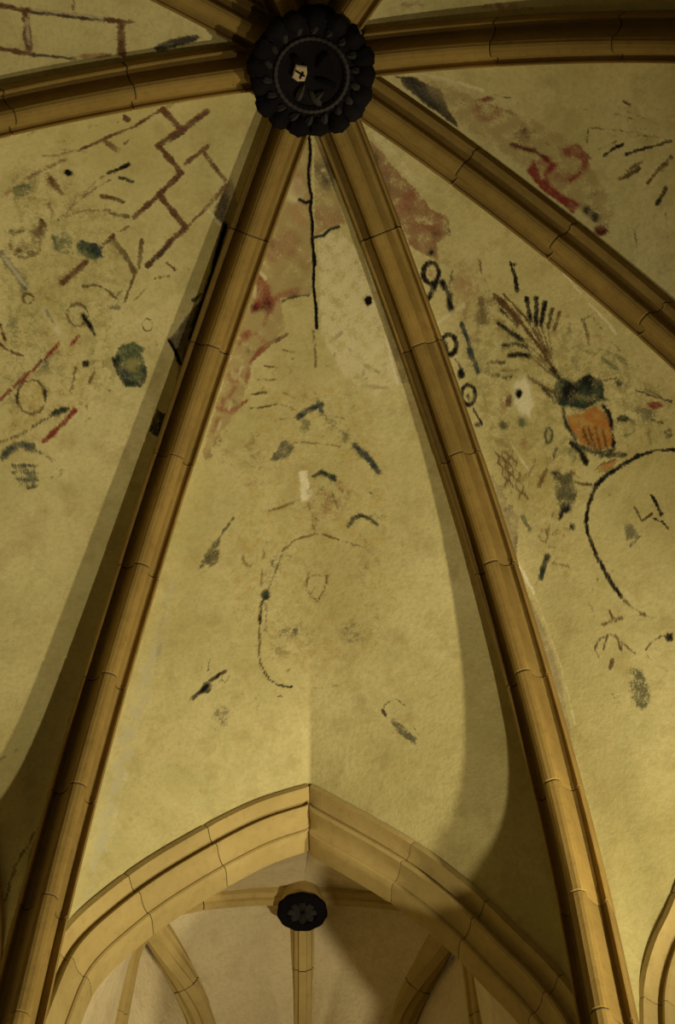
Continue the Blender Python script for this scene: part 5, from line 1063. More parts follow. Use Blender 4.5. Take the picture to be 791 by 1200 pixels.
        (('old_paint_layer', 'brownish patches of old paint behind the horizontal rib'), [
            ('area','rust',0.5,3,[(-43.5,-137.8),(-43.8,-140.3),(-42,-146.2),(-38.6,-154.5),(-34.1,-163.3),(-29.4,-171),(-25.5,-176),(-23.2,-177.4),(-23,-175),(-24.9,-169.2),(-28.6,-161.1),(-33.1,-152.4),(-37.6,-144.6),(-41.4,-139.4)]),
            ('area','brown',0.35,2.9,[(-64.9,-85.7),(-65,-88.7),(-63,-96.2),(-59.1,-106.9),(-54,-118.4),(-48.8,-128.5),(-44.5,-135.2),(-42.1,-137.3),(-42.1,-134.3),(-44.5,-126.9),(-48.6,-116.5),(-53.7,-105),(-58.7,-94.8),(-62.7,-87.9)]),
            ('area','rust',0.45,3,[(-8.6,-200.4),(-9.1,-202.4),(-7.7,-206.6),(-4.9,-212.3),(-1.1,-218.2),(3,-223),(6.5,-225.9),(8.6,-226.3),(9,-224.4),(7.5,-220.5),(4.6,-215.2),(0.7,-209.4),(-3.2,-204.4),(-6.6,-201.1)]),
        ]),
    ],
}

def seg_dist(p, a, b):
    d = b - a
    t = np.clip(((p - a) @ d) / max(d @ d, 1e-12), 0, 1)
    return np.hypot(*(p - a - t[:, None] * d).T), t

def in_poly(p, q):
    x, y = p[:, 0], p[:, 1]
    c = np.zeros(len(p), bool)
    j = len(q) - 1
    for i in range(len(q)):
        xi, yi = q[i]
        xj, yj = q[j]
        if yi != yj:
            c ^= ((yi > y) != (yj > y)) & (x < (xj - xi) * (y - yi) / (yj - yi) + xi)
        j = i
    return c

PAL = dict(red=(0.23, 0.038, 0.030), dred=(0.10, 0.014, 0.013), brick=(0.135, 0.062, 0.030), rust=(0.27, 0.13, 0.062),
           orange=(0.42, 0.18, 0.040), green=(0.075, 0.105, 0.055), dgreen=(0.030, 0.042, 0.030), blue=(0.045, 0.058, 0.058),
           black=(0.010, 0.009, 0.010), grey=(0.10, 0.095, 0.07), brown=(0.115, 0.068, 0.028), ochre=(0.48, 0.35, 0.10),
           old=(0.38, 0.29, 0.13), olive=(0.33, 0.285, 0.10), pale=(0.74, 0.68, 0.43), white=(0.82, 0.77, 0.55), bare=(0.33, 0.27, 0.16),
           pink=(0.44, 0.24, 0.12), hole=(0.004, 0.003, 0.003), soot_shade=(0.055, 0.047, 0.035), stain=(0.50, 0.48, 0.33))

def paint(cell, P):
    """lay the strokes of MURAL[cell] over the points of the cell: colour, cover, motif, depth"""
    o, e1, e2 = cell_chart(cell)
    q = np.stack([(P - o) @ e1, (P - o) @ e2], 1)
    # unsteady hand: the strokes wander a little and thin out in places
    x, y = q[:, 0] * 100, q[:, 1] * 100
    wob = np.stack([np.sin(x * .9 + 1.7 * np.sin(y * .55)) + .7 * np.sin(y * 2.1 + x * .8), np.sin(y * .8 + 1.9 * np.sin(x * .5)) + .7 * np.sin(x * 2.3 - y * .7)], 1)
    q0, q = q + 0.0014 * wob, q + 0.0030 * wob
    rng, frng = np.random.default_rng(5), np.random.default_rng(9)
    thin = 0.5 + 0.25 * np.sin(x * .37 + 2 * np.sin(y * .23)) + 0.25 * np.sin(y * .41 + 2 * np.sin(x * .29)) + rng.normal(0, .22, len(P))
    col = np.tile(np.array(PAL['brown']), (len(P), 1))
    cov = np.zeros(len(P))
    own = np.full(len(P), -1)
    dep = np.zeros(len(P))
    names = []
    for motif, strokes in MURAL.get(cell, []):
        k = len(names)
        names.append(motif)
        if motif[0].startswith('painted_'):          # flecks of flaked paint around the strokes
            extra = []
            for kind, cname, alpha, width, pts in strokes:
                for _ in range(3):
                    cx, cy = pts[frng.integers(len(pts))]
                    cx, cy = cx + frng.normal(0, 6.0), cy + frng.normal(0, 6.0)
                    a, l = frng.uniform(0, 6.28), frng.uniform(.6, 3.2)
                    extra.append(('line', cname, frng.uniform(.22, .5), frng.uniform(1.2, 2.2), [(cx, cy), (cx + l * math.cos(a), cy + l * math.sin(a))]))
            strokes = list(strokes) + extra
        for kind, cname, alpha, width, pts in strokes:
            pts = np.array(pts, float) * 0.01
            w = width * 0.01
            lo, hi = pts.min(0) - w - 0.02, pts.max(0) + w + 0.02
            idx = np.where(np.all((q > lo) & (q < hi), axis=1))[0]
            if not len(idx):
                continue
            qq = (q0 if kind == 'crack' else q)[idx]
            if kind in ('area', 'hole'):
                d = np.full(len(qq), 9.0)
                for a, b in zip(pts, np.roll(pts, -1, 0)):
                    d = np.minimum(d, seg_dist(qq, a, b)[0])
                d = np.where(in_poly(qq, pts), -d, d)
                c = np.clip(0.5 - d / max(w, 1e-3), 0, 1)
            else:
                d = np.full(len(qq), 9.0)
                for a, b in zip(pts[:-1], pts[1:]):
                    d = np.minimum(d, seg_dist(qq, a, b)[0])
                c = np.clip((1.35 if kind == 'line' else 1.5) - d / (w * 0.5) * 0.85, 0, 1)
            c = c * alpha * (1 if kind in ('crack', 'hole') else np.clip(0.70 + 0.42 * thin[idx], 0.42, 1.08))
            c = np.clip(c, 0, 1)
            if kind in ('crack', 'hole'):
                dep[idx] = np.maximum(dep[idx], c)
            t = (c / np.maximum(c + cov[idx] * (1 - c), 1e-6))[:, None]
            col[idx] = np.where(c[:, None] > 0, col[idx] * (1 - t) + np.array(PAL[cname]) * t, col[idx])
            cov[idx] = np.maximum(cov[idx], c)
            own[idx[c > 0.12]] = k
    return col, cov, own, dep, names

def sub_mesh(name, P, F, col, cov, nrm, material, parent):
    used = np.unique(F)
    remap = np.full(len(P), -1)
    remap[used] = np.arange(len(used))
    F2 = remap[F]
    me = bpy.data.meshes.new(name)
    me.vertices.add(len(used))
    me.vertices.foreach_set('co', P[used].astype(np.float32).ravel())
    me.loops.add(F2.size)
    me.loops.foreach_set('vertex_index', F2.astype(np.int32).ravel())
    me.polygons.add(len(F2))
    me.polygons.foreach_set('loop_start', np.arange(0, F2.size, 4, dtype=np.int32))
    me.update(calc_edges=True)
    at = me.attributes.new('pigment', 'FLOAT_COLOR', 'POINT')
    at.data.foreach_set('color', np.c_[col[used], cov[used]].astype(np.float32).ravel())
    me.polygons.foreach_set('use_smooth', np.ones(len(F2), bool))
    me.normals_split_custom_set_from_vertices(nrm[used].astype(float).tolist())
    return link_mesh(name, me, material, parent)

def build_cell(cell):
    nu, nv = FINE.get(cell, (30, 60))
    P = full_cell(cell, nu, nv)
    n2 = P.shape[1]
    # normals of the whole sheet, turned into the room
    du = np.gradient(P, axis=1)
    dv = np.gradient(P, axis=0)
    n = np.cross(du, dv)
    n /= np.maximum(np.linalg.norm(n, axis=2, keepdims=True), 1e-9)
    inner = np.array([0, 0, 4.0]) - P
    flip = np.sign((n * inner).sum(2, keepdims=True))
    flip[flip == 0] = 1
    n = n * flip
    P, n = P.reshape(-1, 3), n.reshape(-1, 3)
    F = grid_faces(nv, n2)
    if np.median(flip) < 0:
        F = F[:, ::-1]
    col, cov, own, dep, names = paint(cell, P)
    P = P - n * (dep * 0.02)[:, None]
    root = empty('vault_cell', parent=ceiling)
    root['label'] = CELL_LABEL[cell]
    fo = own[F]
    fid = fo.max(axis=1)
    for k in range(-1, len(names)):
        sel = F[fid == k]
        if len(sel):
            nm, lab = ('plaster_web', None) if k < 0 else names[k]
            o = sub_mesh(nm, P, sel, col, cov, n, M['plaster'], root)
            if lab:
                o['label'] = lab
    return root

CELL_LABEL = dict(
    AB='cracked vault cell with a faded cartouche above the chapel arch', BC='vault cell painted with a fruit vase above an oval medallion',
    CD='vault cell with red scroll remains beside the horizontal rib', DH='narrow strip of vault cell behind the horizontal rib',
    HG='small vault cell behind the dark boss', GF='small vault cell between two ribs behind the boss',
    FE='vault cell with painted ashlar blocks and no figures', EA='vault cell with painted masonry lines, green wreath and scrolls')
for _c in CELLS:
    build_cell(_c)

# ---------------------------------------------------------------- ribs of the main vault
_half = [(-.150, .20), (-.150, .072), (-.146, .060), (-.137, .055), (-.129, .062), (-.125, .082), (-.108, .095), (-.086, .086), (-.067, .052), (-.055, .006),
         (-.049, -.030), (-.055, -.050), (-.050, -.070), (-.038, -.079), (-.033, -.087), (-.014, -.094)]
RIB_PROFILE = np.array(_half + [(0, -.093)] + [(-y, n) for y, n in _half[::-1]])

def rib_stone_mesh(name, s0, s1, seg, prof, curve, inset=0.004):
    g = 0.004
    ss = np.r_[s0 + g, s0 + g + 0.007, np.linspace(s0 + g + 0.007, s1 - g - 0.007, seg + 1)[1:-1], s1 - g - 0.007, s1 - g]
    cen = prof.mean(0)
    rings = []
    for k, s in enumerate(ss):
        p = prof if 0 < k < len(ss) - 1 else cen + (prof - cen) * (1 - inset / 0.12)
        ring = []
        for y, n in p:
            r, z = curve(s, n)
            ring.append((float(r), y, float(z)))
        rings.append(ring)
    V, F = loft(rings)
    me = bpy.data.meshes.new(name)
    me.from_pydata([tuple(v) for v in V], [], F)
    me.update()
    me.polygons.foreach_set('use_smooth', [True] * len(me.polygons))
    me.set_sharp_from_angle(angle=math.radians(24))
    return me

S_CUTS = [0.36] + [FIRST + STEP * k for k in range(9)]
rib_meshes = [rib_stone_mesh('voussoir', S_CUTS[k], S_CUTS[k + 1], 7, RIB_PROFILE, rib_curve) for k in range(len(S_CUTS) - 1)]
# corbel under the foot of each rib: stepped and tapering towards the wall
def corbel_mesh():
    r0, z0 = [float(x) for x in rib_curve(S_CUTS[-1], 0.0)]
    rings = []
    for dz, half, front in ((0, .17, -.13), (-.05, .17, -.13), (-.055, .155, -.11), (-.10, .15, -.10), (-.16, .13, -.06), (-.26, .10, .02), (-.36, .075, .09), (-.40, .085, .08), (-.44, .06, .12), (-.50, .02, .19)):
        pts = [(r0 + .42, -half), (r0 + front + .07, -half), (r0 + front, -half * .55), (r0 + front, half * .55), (r0 + front + .07, half), (r0 + .42, half)]
        rings.append([(x, y, z0 + dz) for x, y in pts])
    V, F = loft(rings)
    me = bpy.data.meshes.new('corbel')
    me.from_pydata([tuple(v) for v in V], [], F)
    me.update()
    return me
shaft_mesh = corbel_mesh()
core_mesh = rib_stone_mesh('mortar_core', 0.37, S_CUTS[-1], 60, shrink(RIB_PROFILE, 0.006), rib_curve)
for _m in rib_meshes + [shaft_mesh]:
    _m.materials.append(M['stone'])
core_mesh.materials.append(M['mortar'])
RIB_LABEL = dict(
    A='moulded stone rib between the painted masonry cell and the cracked cell', B='moulded stone rib between the cracked cell and the fruit vase cell',
    C='moulded stone rib between the fruit vase cell and the red scroll cell', D='horizontal stone rib running from the boss above the red scrolls',
    E='curved stone rib between two cells painted with masonry lines', F='stone rib edging the far side of the painted ashlar cell',
    G='short visible stub of rib directly behind the boss', H='short visible stub of rib behind the boss, near the horizontal rib')
random.seed(4)
for _n, _az in RIB_AZ.items():
    root = empty('vault_rib', rz=math.pi / 2 - _az * D2R)
    tag(root, RIB_LABEL[_n], 'rib', 'ribs of the main vault')
    for _m in rib_meshes:
        o = link_mesh('voussoir', _m, None, root)
        o.location.z = random.uniform(-.0025, .0025)
        o.location.y = random.uniform(-.002, .002)
    link_mesh('corbel', shaft_mesh, None, root)
    link_mesh('mortar_core', core_mesh, None, root)

# ---------------------------------------------------------------- moulded arches
ARCH_PROFILE = np.array([(-.03, .10), (-.03, -.045), (.012, -.050), (.018, -.015), (.030, .035), (.056, .066), (.074, .062), (.082, .036), (.098, .030),
                         (.112, .044), (.114, .070), (.118, .105), (.134, .150), (.158, .176), (.170, .172), (.184, .176), (.196, .196), (.200, .225),
                         (.200, .34), (-.03, .34)])

def sweep_path(path, depth, prof, flip=False):
    """path: points of a plane curve; profile a = towards the opening, d = along depth"""
    T = np.gradient(path, axis=0)
    T /= np.linalg.norm(T, axis=1, keepdims=True)
    A = np.cross(T, depth)
    A /= np.linalg.norm(A, axis=1, keepdims=True)
    if flip:
        A = -A
    return [path[i] + np.outer(prof[:, 0], A[i]) + np.outer(prof[:, 1], depth) for i in range(len(path))]

def moulded_half(root, path, depth, flip, prof, cuts, material, miter=None):
    """cut the swept half arch into voussoirs; path runs from the foot to the apex"""
    d = np.r_[0, np.cumsum(np.linalg.norm(np.diff(path, axis=0), axis=1))]
    tot = d[-1]
    edges = [0.0] + [tot - c for c in cuts[::-1] if tot - c > 0.2] + [tot]
    fine = np.unique(np.round(np.r_[np.linspace(0, tot, 150), np.array(edges)], 6))
    edges = [round(e, 6) for e in edges]
    fine_path = np.stack([np.interp(fine, d, path[:, k]) for k in range(3)], 1)
    rings = np.array(sweep_path(fine_path, depth, prof, flip))
    if miter is not None:                    # keep the half on its own side of the apex plane
        p0, nn = miter
        k = np.maximum((rings - p0) @ nn, 0)
        rings = rings - k[..., None] * nn
    cen = rings.mean(1, keepdims=True)
    for a, b in zip(edges[:-1], edges[1:]):
        sel = np.where((fine >= a - 1e-9) & (fine <= b + 1e-9))[0]
        R = rings[sel].copy()
        ta = R[1] - R[0]
        tb = R[-1] - R[-2]
        R[0] += ta / np.maximum(np.linalg.norm(ta, axis=1, keepdims=True), 1e-6) * 0.003
        R[-1] -= tb / np.maximum(np.linalg.norm(tb, axis=1, keepdims=True), 1e-6) * 0.003
        R[0] = cen[sel[0]] + (R[0] - cen[sel[0]]) * 0.985
        R[-1] = cen[sel[-1]] + (R[-1] - cen[sel[-1]]) * 0.985
        V, F = loft(R)
        mesh_obj('voussoir', V, F, material, root, 28)
    core = np.array(sweep_path(fine_path, depth, shrink(prof, 0.008), flip))
    if miter is not None:
        core = core - np.maximum((core - p0) @ nn + 0.004, 0)[..., None] * nn
    V, F = loft(core)
    mesh_obj('mortar_core', V, F, M['mortar'], root, 28)

def build_arch(cell, label):
    root = empty('wall_arch')
    tag(root, label, 'arch')
    a, b = wall_frame(cell)
    depth = np.array([(b - a)[1], -(b - a)[0], 0.0])
    depth /= np.linalg.norm(depth)
    if depth @ (a + b) < 0:
        depth = -depth
    along = (b - a) / np.linalg.norm(b - a)
    cutsets = ([0.78, 1.42, 2.1, 2.8], [0.88, 1.55, 2.25, 2.9])
    for side in (0, 1):
        path = arch_line(cell, 90, side)
        foot = path[0]
        jamb = np.stack([np.full(24, foot[0]), np.full(24, foot[1]), np.linspace(-1.6, foot[2], 24, endpoint=False)], 1)
        path = np.vstack([jamb, path])
        inward = along if side == 0 else -along
        A = np.cross(path[1] - path[0], depth)
        cuts = cutsets[side] + [cutsets[side][-1] + .72 * k for k in range(1, 10)]
        moulded_half(root, path, depth, (A @ inward) < 0, ARCH_PROFILE, cuts, M['arch_stone'], (path[-1], inward))
    return root

build_arch('AB', 'pointed moulded stone arch opening into the side chapel')
build_arch('BC', 'partly visible stone arch below the oval medallion cell')
build_arch('EA', 'wide stone wall arch below the painted masonry cell')
build_arch('CD', 'stone wall arch below the red scroll cell')

# ---------------------------------------------------------------- walls, floor
def wall_panel(name, cell, off):
    a, b = wall_frame(cell)
    h = (a + b) / np.linalg.norm(a + b)
    a2, b2 = a + h * off, b + h * off
    t = h * 0.3
    V, z0, z1 = [], -1.62, 8.6
    for q in (a2, b2, b2 + t, a2 + t):
        V += [(q[0], q[1], z0), (q[0], q[1], z1)]
    F = [(0, 2, 3, 1), (2, 4, 5, 3), (4, 6, 7, 5), (6, 0, 1, 7), (1, 3, 5, 7), (0, 6, 4, 2)]
    return tag(mesh_obj(name, V, F, M['wall']), kind='structure')

wall_panel('wall_apse_right', 'BC', 0.42)
wall_panel('wall_right', 'CD', 0.42)
wall_panel('wall_left', 'EA', 0.42)
# masonry piers behind the corners of the polygon
for _k, _n in enumerate('EABCD'):
    h = horiz(RIB_AZ[_n])
    t = np.array([h[1], -h[0], 0])
    ring = [h * 4.60, h * 4.95 + t * .22, h * 5.35 + t * .30, h * 5.35 - t * .30, h * 4.95 - t * .22]
    V, F = loft([[(p[0], p[1], z) for p in ring] for z in (-1.62, 4.9)])
    tag(mesh_obj('wall_pier_%d' % (_k + 1), V, F, M['wall']), kind='structure')
V = [(x, y, z) for z in (-1.75, -1.6) for x, y in ((-6, -9), (6, -9), (6, 9), (-6, 9))]
tag(mesh_obj('floor', V, [(3, 2, 1, 0), (4, 5, 6, 7), (0, 1, 5, 4), (1, 2, 6, 5), (2, 3, 7, 6), (3, 0, 4, 7)], M['floor']), kind='structure')

# ---------------------------------------------------------------- the side chapel seen through the arch
CX, CY, CZ = -0.07, 5.6, 7.90            # crown of the chapel vault
def mirror(P):
    Q = np.array(P, float)
    Q[:, 0] = 2 * CX - Q[:, 0]
    return Q

def arch_far_edge(side, n):
    path = arch_line('AB', n, side)
    a, b = wall_frame('AB')
    along = (b - a) / np.linalg.norm(b - a)
    depth = np.array([-along[1], along[0], 0.0])
    if depth[1] < 0: depth = -depth
    inward = along if side == 0 else -along
    T = np.gradient(path, axis=0)
    T /= np.linalg.norm(T, axis=1, keepdims=True)
    A = np.cross(T, depth)
    if A[0] @ inward < 0: A = -A
    P = path + A * 0.17 + depth * 0.335
    k = np.maximum((P - path[-1]) @ inward, 0)
    return P - k[:, None] * inward

chapel_boss_xy = np.array([CX, CY])
LAT = smooth_curve([(CX, CY, CZ), (CX - .40, CY - .02, CZ - .03), (CX - .80, CY - .05, CZ - .12), (CX - 1.05, CY - .08, CZ - .27), (CX - 1.17, CY - .10, CZ - .55),
                    (CX - 1.20, CY - .12, CZ - 1.0), (CX - 1.22, CY - .14, CZ - 2.9)], 80)[::-1]
BACK = smooth_curve([(CX, CY, CZ), (CX, CY + .40, CZ - .07), (CX, CY + .80, CZ - .28), (CX, CY + 1.10, CZ - .65), (CX, CY + 1.22, CZ - 1.1), (CX, CY + 1.25, CZ - 2.9)], 80)[::-1]
FORM = smooth_curve([(CX - 1.12, CY - .05, CZ - .33), (CX - .98, CY + .24, CZ - .36), (CX - .84, CY + .47, CZ - .44), (CX - .72, CY + .64, CZ - .60), (CX - .62, CY + .78, CZ - .90),
                     (CX - .52, CY + .88, CZ - 1.4), (CX - .48, CY + .92, CZ - 2.9)], 80)
chapel = empty('ceiling_chapel')
tag(chapel, kind='structure')

def add_sheet(name, P, parent, material, toward, kind=None):
    nv, nu = P.shape[:2]
    F = grid_faces(nv, nu)
    c = P.reshape(-1, 3)
    q = P[nv // 2, nu // 2]
    nrm = np.cross(P[nv // 2, nu // 2 + 1] - q, P[nv // 2 + 1, nu // 2] - q)
    if nrm @ (np.array(toward) - q) < 0:
        F = F[:, ::-1]
    o = mesh_obj(name, c, F, material, parent, 180)
    return o

for side in (0, 1):
    lat = LAT if side == 0 else mirror(LAT)
    form = FORM if side == 0 else mirror(FORM)
    # front cell: ruled between the back of the big arch and the cross rib
    far = resample(arch_far_edge(side, 90), 80)
    lift = lat.copy()
    lift[:, 2] += 0.05
    t = np.linspace(0, 1, 20)[:, None, None]
    P = (1 - t) * far[None] + t * lift[None]
    P[:, :, 2] += 0.10 * np.sin(np.pi * t[..., 0]) * np.linspace(0, 1, 80)[None] ** 2
    add_sheet('vault_cell', P, chapel, M['chapel_plaster'], (0, 4.9, 6))
    # back cell: between cross rib, back rib and wall arch
    i0 = int(np.argmin(np.abs(lat[:, 2] - (CZ - .33)) + 0.0))
    latv = resample(lat[i0:], 50)
    j0 = 4
    backv = resample(BACK[j0:], 50)
    f = resample(form, 60)
    f[0] = latv[0]
    f = f + (np.linspace(0, 1, 60)[:, None] ** 3) * (backv[0] - f[-1])
    u = np.linspace(0, 1, 60)[None, :, None]
    v = np.linspace(0, 1, 50)[:, None, None]
    P = (1 - u) * latv[:, None] + u * backv[:, None] + (f[None] - ((1 - u) * f[0] + u * f[-1])) * (1 - v) ** 1.3
    P[:, :, 2] += 0.05 + 0.04 * np.sin(np.pi * u[..., 0]) * np.sin(np.pi * v[..., 0])
    add_sheet('vault_cell', P, chapel, M['chapel_plaster'], (0, 5.6, 6))
    # side wall below the wall arch
    low = form.copy()
    low[:, 2] = -1.62
    t = np.linspace(0, 1, 12)[:, None, None]
    P = (1 - t) * form[None] + t * low[None]
    out = np.array([-.10 if side == 0 else .10, .05, 0])
    w = add_sheet('wall_chapel_left' if side == 0 else 'wall_chapel_right', P + out, None, M['chapel_plaster'], (0, 5.4, 5))
    tag(w, kind='structure')
low = np.array([(CX - .6, CY + 1.2, -1.62), (CX + .6, CY + 1.2, -1.62)])
P = np.stack([low, low + np.array([0, 0, 8.6])])
tag(add_sheet('wall_chapel_back', P[:, [0, 1]].repeat(2, 0).repeat(2, 1), None, M['chapel_plaster'], (0, 5, 5)), kind='structure')

CH_HALF = [(-.085, .09), (-.085, .03), (-.072, .02), (-.062, -.02), (-.045, -.035), (-.032, -.04), (-.028, -.065)]
CH_PROFILE = np.array(CH_HALF + [(-y, n) for y, n in CH_HALF[::-1]])

def tube_rib(name, path, side_axis, prof, cuts, material, label, cat, group):
    root = empty(name)
    tag(root, label, cat, group)
    d = np.r_[0, np.cumsum(np.linalg.norm(np.diff(path, axis=0), axis=1))]
    edges = [0.0] + [c for c in cuts if c < d[-1] - .1] + [d[-1]]
    fine = np.unique(np.r_[np.linspace(0, d[-1], 60), edges])
    pp = np.stack([np.interp(fine, d, path[:, k]) for k in range(3)], 1)
    T = np.gradient(pp, axis=0)
    T /= np.linalg.norm(T, axis=1, keepdims=True)
    S = np.tile(np.array(side_axis, float), (len(pp), 1)) if not callable(side_axis) else side_axis(pp, T)
    S -= (S * T).sum(1, keepdims=True) * T
    S /= np.linalg.norm(S, axis=1, keepdims=True)
    Nn = np.cross(S, T)
    Nn *= np.sign((Nn * (pp - np.array([CX, CY, 5.0]))).sum(1, keepdims=True))
    rings = pp[:, None] + prof[None, :, :1] * S[:, None] + prof[None, :, 1:] * Nn[:, None]
    for a, b in zip(edges[:-1], edges[1:]):
        sel = np.where((fine >= a - 1e-9) & (fine <= b + 1e-9))[0]
        R = rings[sel].copy()
        R[0] += T[sel[0]] * 0.004
        R[-1] -= T[sel[-1]] * 0.004
        V, F = loft(R)
        mesh_obj('voussoir', V, F, material, root, 28)
    cp = shrink(prof, 0.006)
    V, F = loft(pp[:, None] + cp[None, :, :1] * S[:, None] + cp[None, :, 1:] * Nn[:, None])
    mesh_obj('mortar_core', V, F, M['mortar'], root, 28)
    return root

tube_rib('chapel_rib', BACK[::-1], (1, 0, 0), CH_PROFILE, [.62, 1.15, 1.7, 2.3], M['arch_stone'], 'slim rib dropping from the small boss to the chapel back wall', 'rib', 'ribs of the chapel vault')
tube_rib('chapel_rib', LAT[::-1], (0, 1, 0), CH_PROFILE, [.75, 1.4, 2.1], M['arch_stone'], 'cross rib on the lit side of the small chapel boss', 'rib', 'ribs of the chapel vault')
tube_rib('chapel_rib', mirror(LAT[::-1]), (0, 1, 0), CH_PROFILE, [.75, 1.4, 2.1], M['arch_stone'], 'cross rib on the shaded side of the small chapel boss', 'rib', 'ribs of the chapel vault')
FP = CH_PROFILE * np.array([1.25, 1.0])
tube_rib('chapel_wall_rib', FORM, (.8, .4, 0), FP, [.6, 1.2, 1.8], M['arch_stone'], 'broad lit wall rib over the chapel side wall', 'rib', None)
tube_rib('chapel_wall_rib', mirror(FORM), (-.8, .4, 0), FP, [.6, 1.2, 1.8], M['arch_stone'], 'wall rib in deep shade in the chapel', 'rib', None)

# ---------------------------------------------------------------- bosses
def lathe(prof, n=48, wob=None):
    V, F = [], []
    m = len(prof)
    for i in range(n):
        a = 2 * math.pi * i / n
        for r, z in prof:
            k = 1.0 if wob is None else wob(a, r)
            V.append((r * k * math.cos(a), r * k * math.sin(a), z))
    for i in range(n):
        for j in range(m - 1):
            F.append((i * m + j, ((i + 1) % n) * m + j, ((i + 1) % n) * m + j + 1, i * m + j + 1))
    return V, F

def leaf_mesh(name, L, W, curl, lobes=3):
    """curled leaf with a blunt round end and a raised midrib: x outwards, z down is towards the viewer"""
    V, F = [], []
    n, m = 11, 7
    for i in range(n):
        t = i / (n - 1)
        w = W * (1 - abs(2 * t - 1) ** 3.2) ** .5 * (.62 + .38 * t) * (1 + .07 * math.cos(t * lobes * 2 * math.pi)) + .004
        for j in range(m):
            s = (j / (m - 1) - .5) * 2
            V.append((L * t, w * s * .5, -curl * math.sin(t * math.pi * .85) + .16 * W * s * s - .012 * (1 - abs(s)) ** 2))
    for i in range(n - 1):
        for j in range(m - 1):
            a = i * m + j
            F.append((a, a + m, a + m + 1, a + 1))
    k = len(V)
    V += [(x, y, z + .03) for x, y, z in V]
    F += [tuple(k + q for q in f[::-1]) for f in F]
    rim = [j for j in range(m)] + [i * m + m - 1 for i in range(1, n)] + [(n - 1) * m + j for j in range(m - 2, -1, -1)] + [i * m for i in range(n - 2, 0, -1)]
    for a, b in zip(rim, rim[1:] + rim[:1]):
        F.append((b, a, a + k, b + k))
    me = bpy.data.meshes.new(name)
    me.from_pydata(V, [], F)
    me.update()
    return me

boss = empty('roof_boss', (0, 0, 9.70))
tag(boss, 'large blackened carved boss where the main vault ribs meet', 'boss')
V, F = lathe([(0, .035), (.10, .028), (.20, .030), (.215, .012), (.30, .012), (.365, .0), (.385, .015), (.408, .05), (.39, .10), (.375, .14), (.372, .50), (0, .50)], 64,
             lambda a, r: 1 + (.014 * math.sin(a * 17) if r > .33 else 0))
mesh_obj('boss_drum', V, F, M['boss'], boss, 40)
lm = leaf_mesh('rim_leaf', .15, .15, .05)
lm.materials.append(M['boss'])
random.seed(11)
for k in range(17):
    a = 2 * math.pi * k / 17 + random.uniform(-.06, .06)
    o = link_mesh('rim_leaf', lm, None, boss, 50)
    o.location = (.272 * math.cos(a), .272 * math.sin(a), .015)
    o.rotation_euler = (random.uniform(-.25, .25), random.uniform(-.1, .15), a)
    s = random.uniform(.9, 1.1)
    o.scale = (s, s * random.uniform(.9, 1.1), s)
lm2 = leaf_mesh('inner_leaf', .075, .05, .02)
lm2.materials.append(M['boss_worn'])
for k in range(18):
    a = 2 * math.pi * (k + .5) / 18
    o = link_mesh('inner_leaf', lm2, None, boss, 50)
    o.location = (.262 * math.cos(a), .262 * math.sin(a), .008)
    o.rotation_euler = (0, .1, a + .5)
# rope ring
V, F = [], []
nr, ns = 120, 8
for i in range(nr):
    a = 2 * math.pi * i / nr
    tw = .004 * math.sin(a * 40)
    for j in range(ns):
        b = 2 * math.pi * j / ns
        rr = .238 + (.014 + tw) * math.cos(b)
        V.append((rr * math.cos(a), rr * math.sin(a), .008 - (.016 + tw) * math.sin(b)))
for i in range(nr):
    for j in range(ns):
        F.append((i * ns + j, ((i + 1) % nr) * ns + j, ((i + 1) % nr) * ns + (j + 1) % ns, i * ns + (j + 1) % ns))
mesh_obj('rope_ring', V, F, M['boss_worn'], boss, 60)
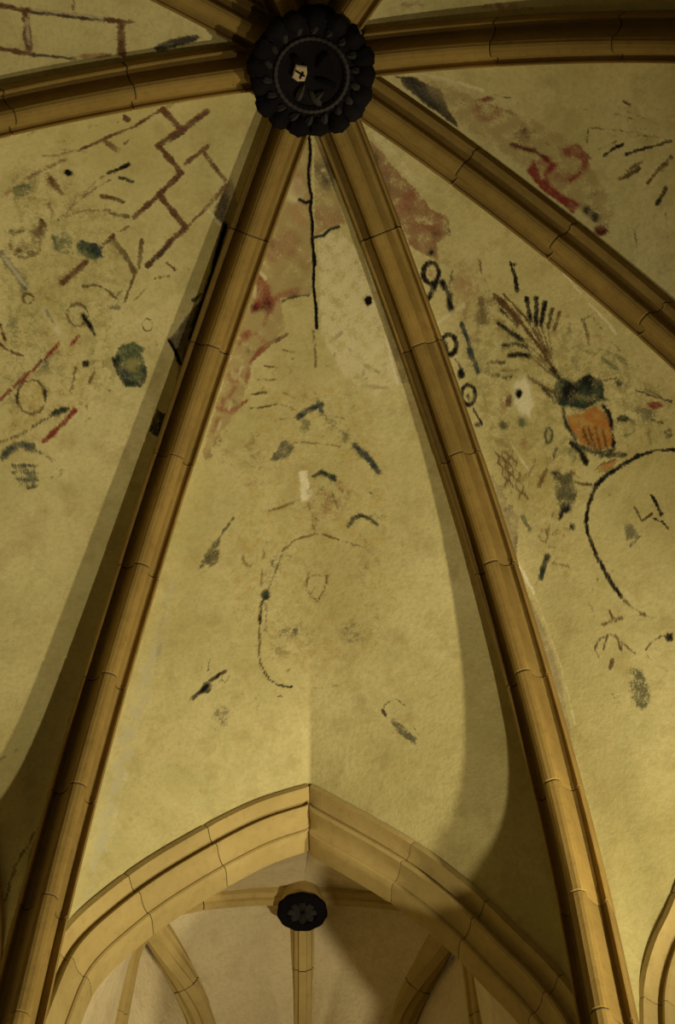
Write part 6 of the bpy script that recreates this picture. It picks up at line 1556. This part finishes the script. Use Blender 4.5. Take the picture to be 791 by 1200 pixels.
# relief in the middle
for nm, x, y, L, W, rot in (('relief_branch', .02, .02, .15, .05, .4), ('relief_branch', .03, -.05, .12, .05, -.9), ('relief_branch', -.05, .06, .12, .045, 2.0), ('relief_branch', -.02, .10, .13, .045, .9),
                            ('relief_branch', .08, .10, .10, .04, 2.4), ('relief_branch', -.06, -.04, .11, .05, -2.2)):
    me = leaf_mesh(nm, L, W, .03, 2)
    o = link_mesh(nm, me, M['boss_worn'] if W < .05 else M['boss'], boss, 50)
    o.location = (x, y, .02)
    o.rotation_euler = (0, 0, rot)
V, F = [], []
outl = [(-.042, -.045), (.03, -.05), (.044, -.01), (.040, .044), (-.005, .058), (-.046, .040)]
for z, k in ((.02, 1), (-.012, 1), (-.022, .8)):
    V += [(x * k, y * k, z) for x, y in outl]
F = [tuple(range(12, 18))] + [(a + j, a + (j + 1) % 6, a + 6 + (j + 1) % 6, a + 6 + j) for a in (0, 6) for j in range(6)]
o = mesh_obj('pale_shield', V, F, M['shield'], boss, 30)
o.location = (-.075, -.02, 0)
o.rotation_euler = (0, 0, .25)
for (x, y, L, r) in ((0, 0, .07, .3), (.012, .01, .05, 1.8)):
    V = [(sx * L / 2, sy * .006, z) for z in (-.030, -.018) for sx, sy in ((-1, -1), (1, -1), (1, 1), (-1, 1))]
    q = mesh_obj('shield_bar', V, [(3, 2, 1, 0), (4, 5, 6, 7), (0, 1, 5, 4), (1, 2, 6, 5), (2, 3, 7, 6), (3, 0, 4, 7)], M['boss'], o)
    q.location = (x, y, 0)
    q.rotation_euler = (0, 0, r)

cb = empty('roof_boss', (CX, CY, CZ - .18))
tag(cb, 'small dark round boss hanging in the chapel vault', 'boss')
V, F = lathe([(0, .03), (.10, .025), (.115, .0), (.175, .0), (.185, .012), (.185, .04), (.165, .055)], 40, lambda a, r: 1 + (.02 * math.sin(a * 11) if r > .15 else 0))
mesh_obj('boss_disc', V, F, M['boss'], cb, 40)
V, F = lathe([(.165, .05), (.168, .09), (.15, .16), (.14, .24), (0, .25)], 32)
mesh_obj('keystone_drum', V, F, M['arch_stone'], cb, 40)
lm3 = leaf_mesh('rosette_petal', .09, .06, .02, 2)
lm3.materials.append(M['boss_worn'])
for k in range(8):
    a = 2 * math.pi * k / 8
    o = link_mesh('rosette_petal', lm3, None, cb, 50)
    o.location = (.02 * math.cos(a), .02 * math.sin(a), .02)
    o.rotation_euler = (0, 0, a)
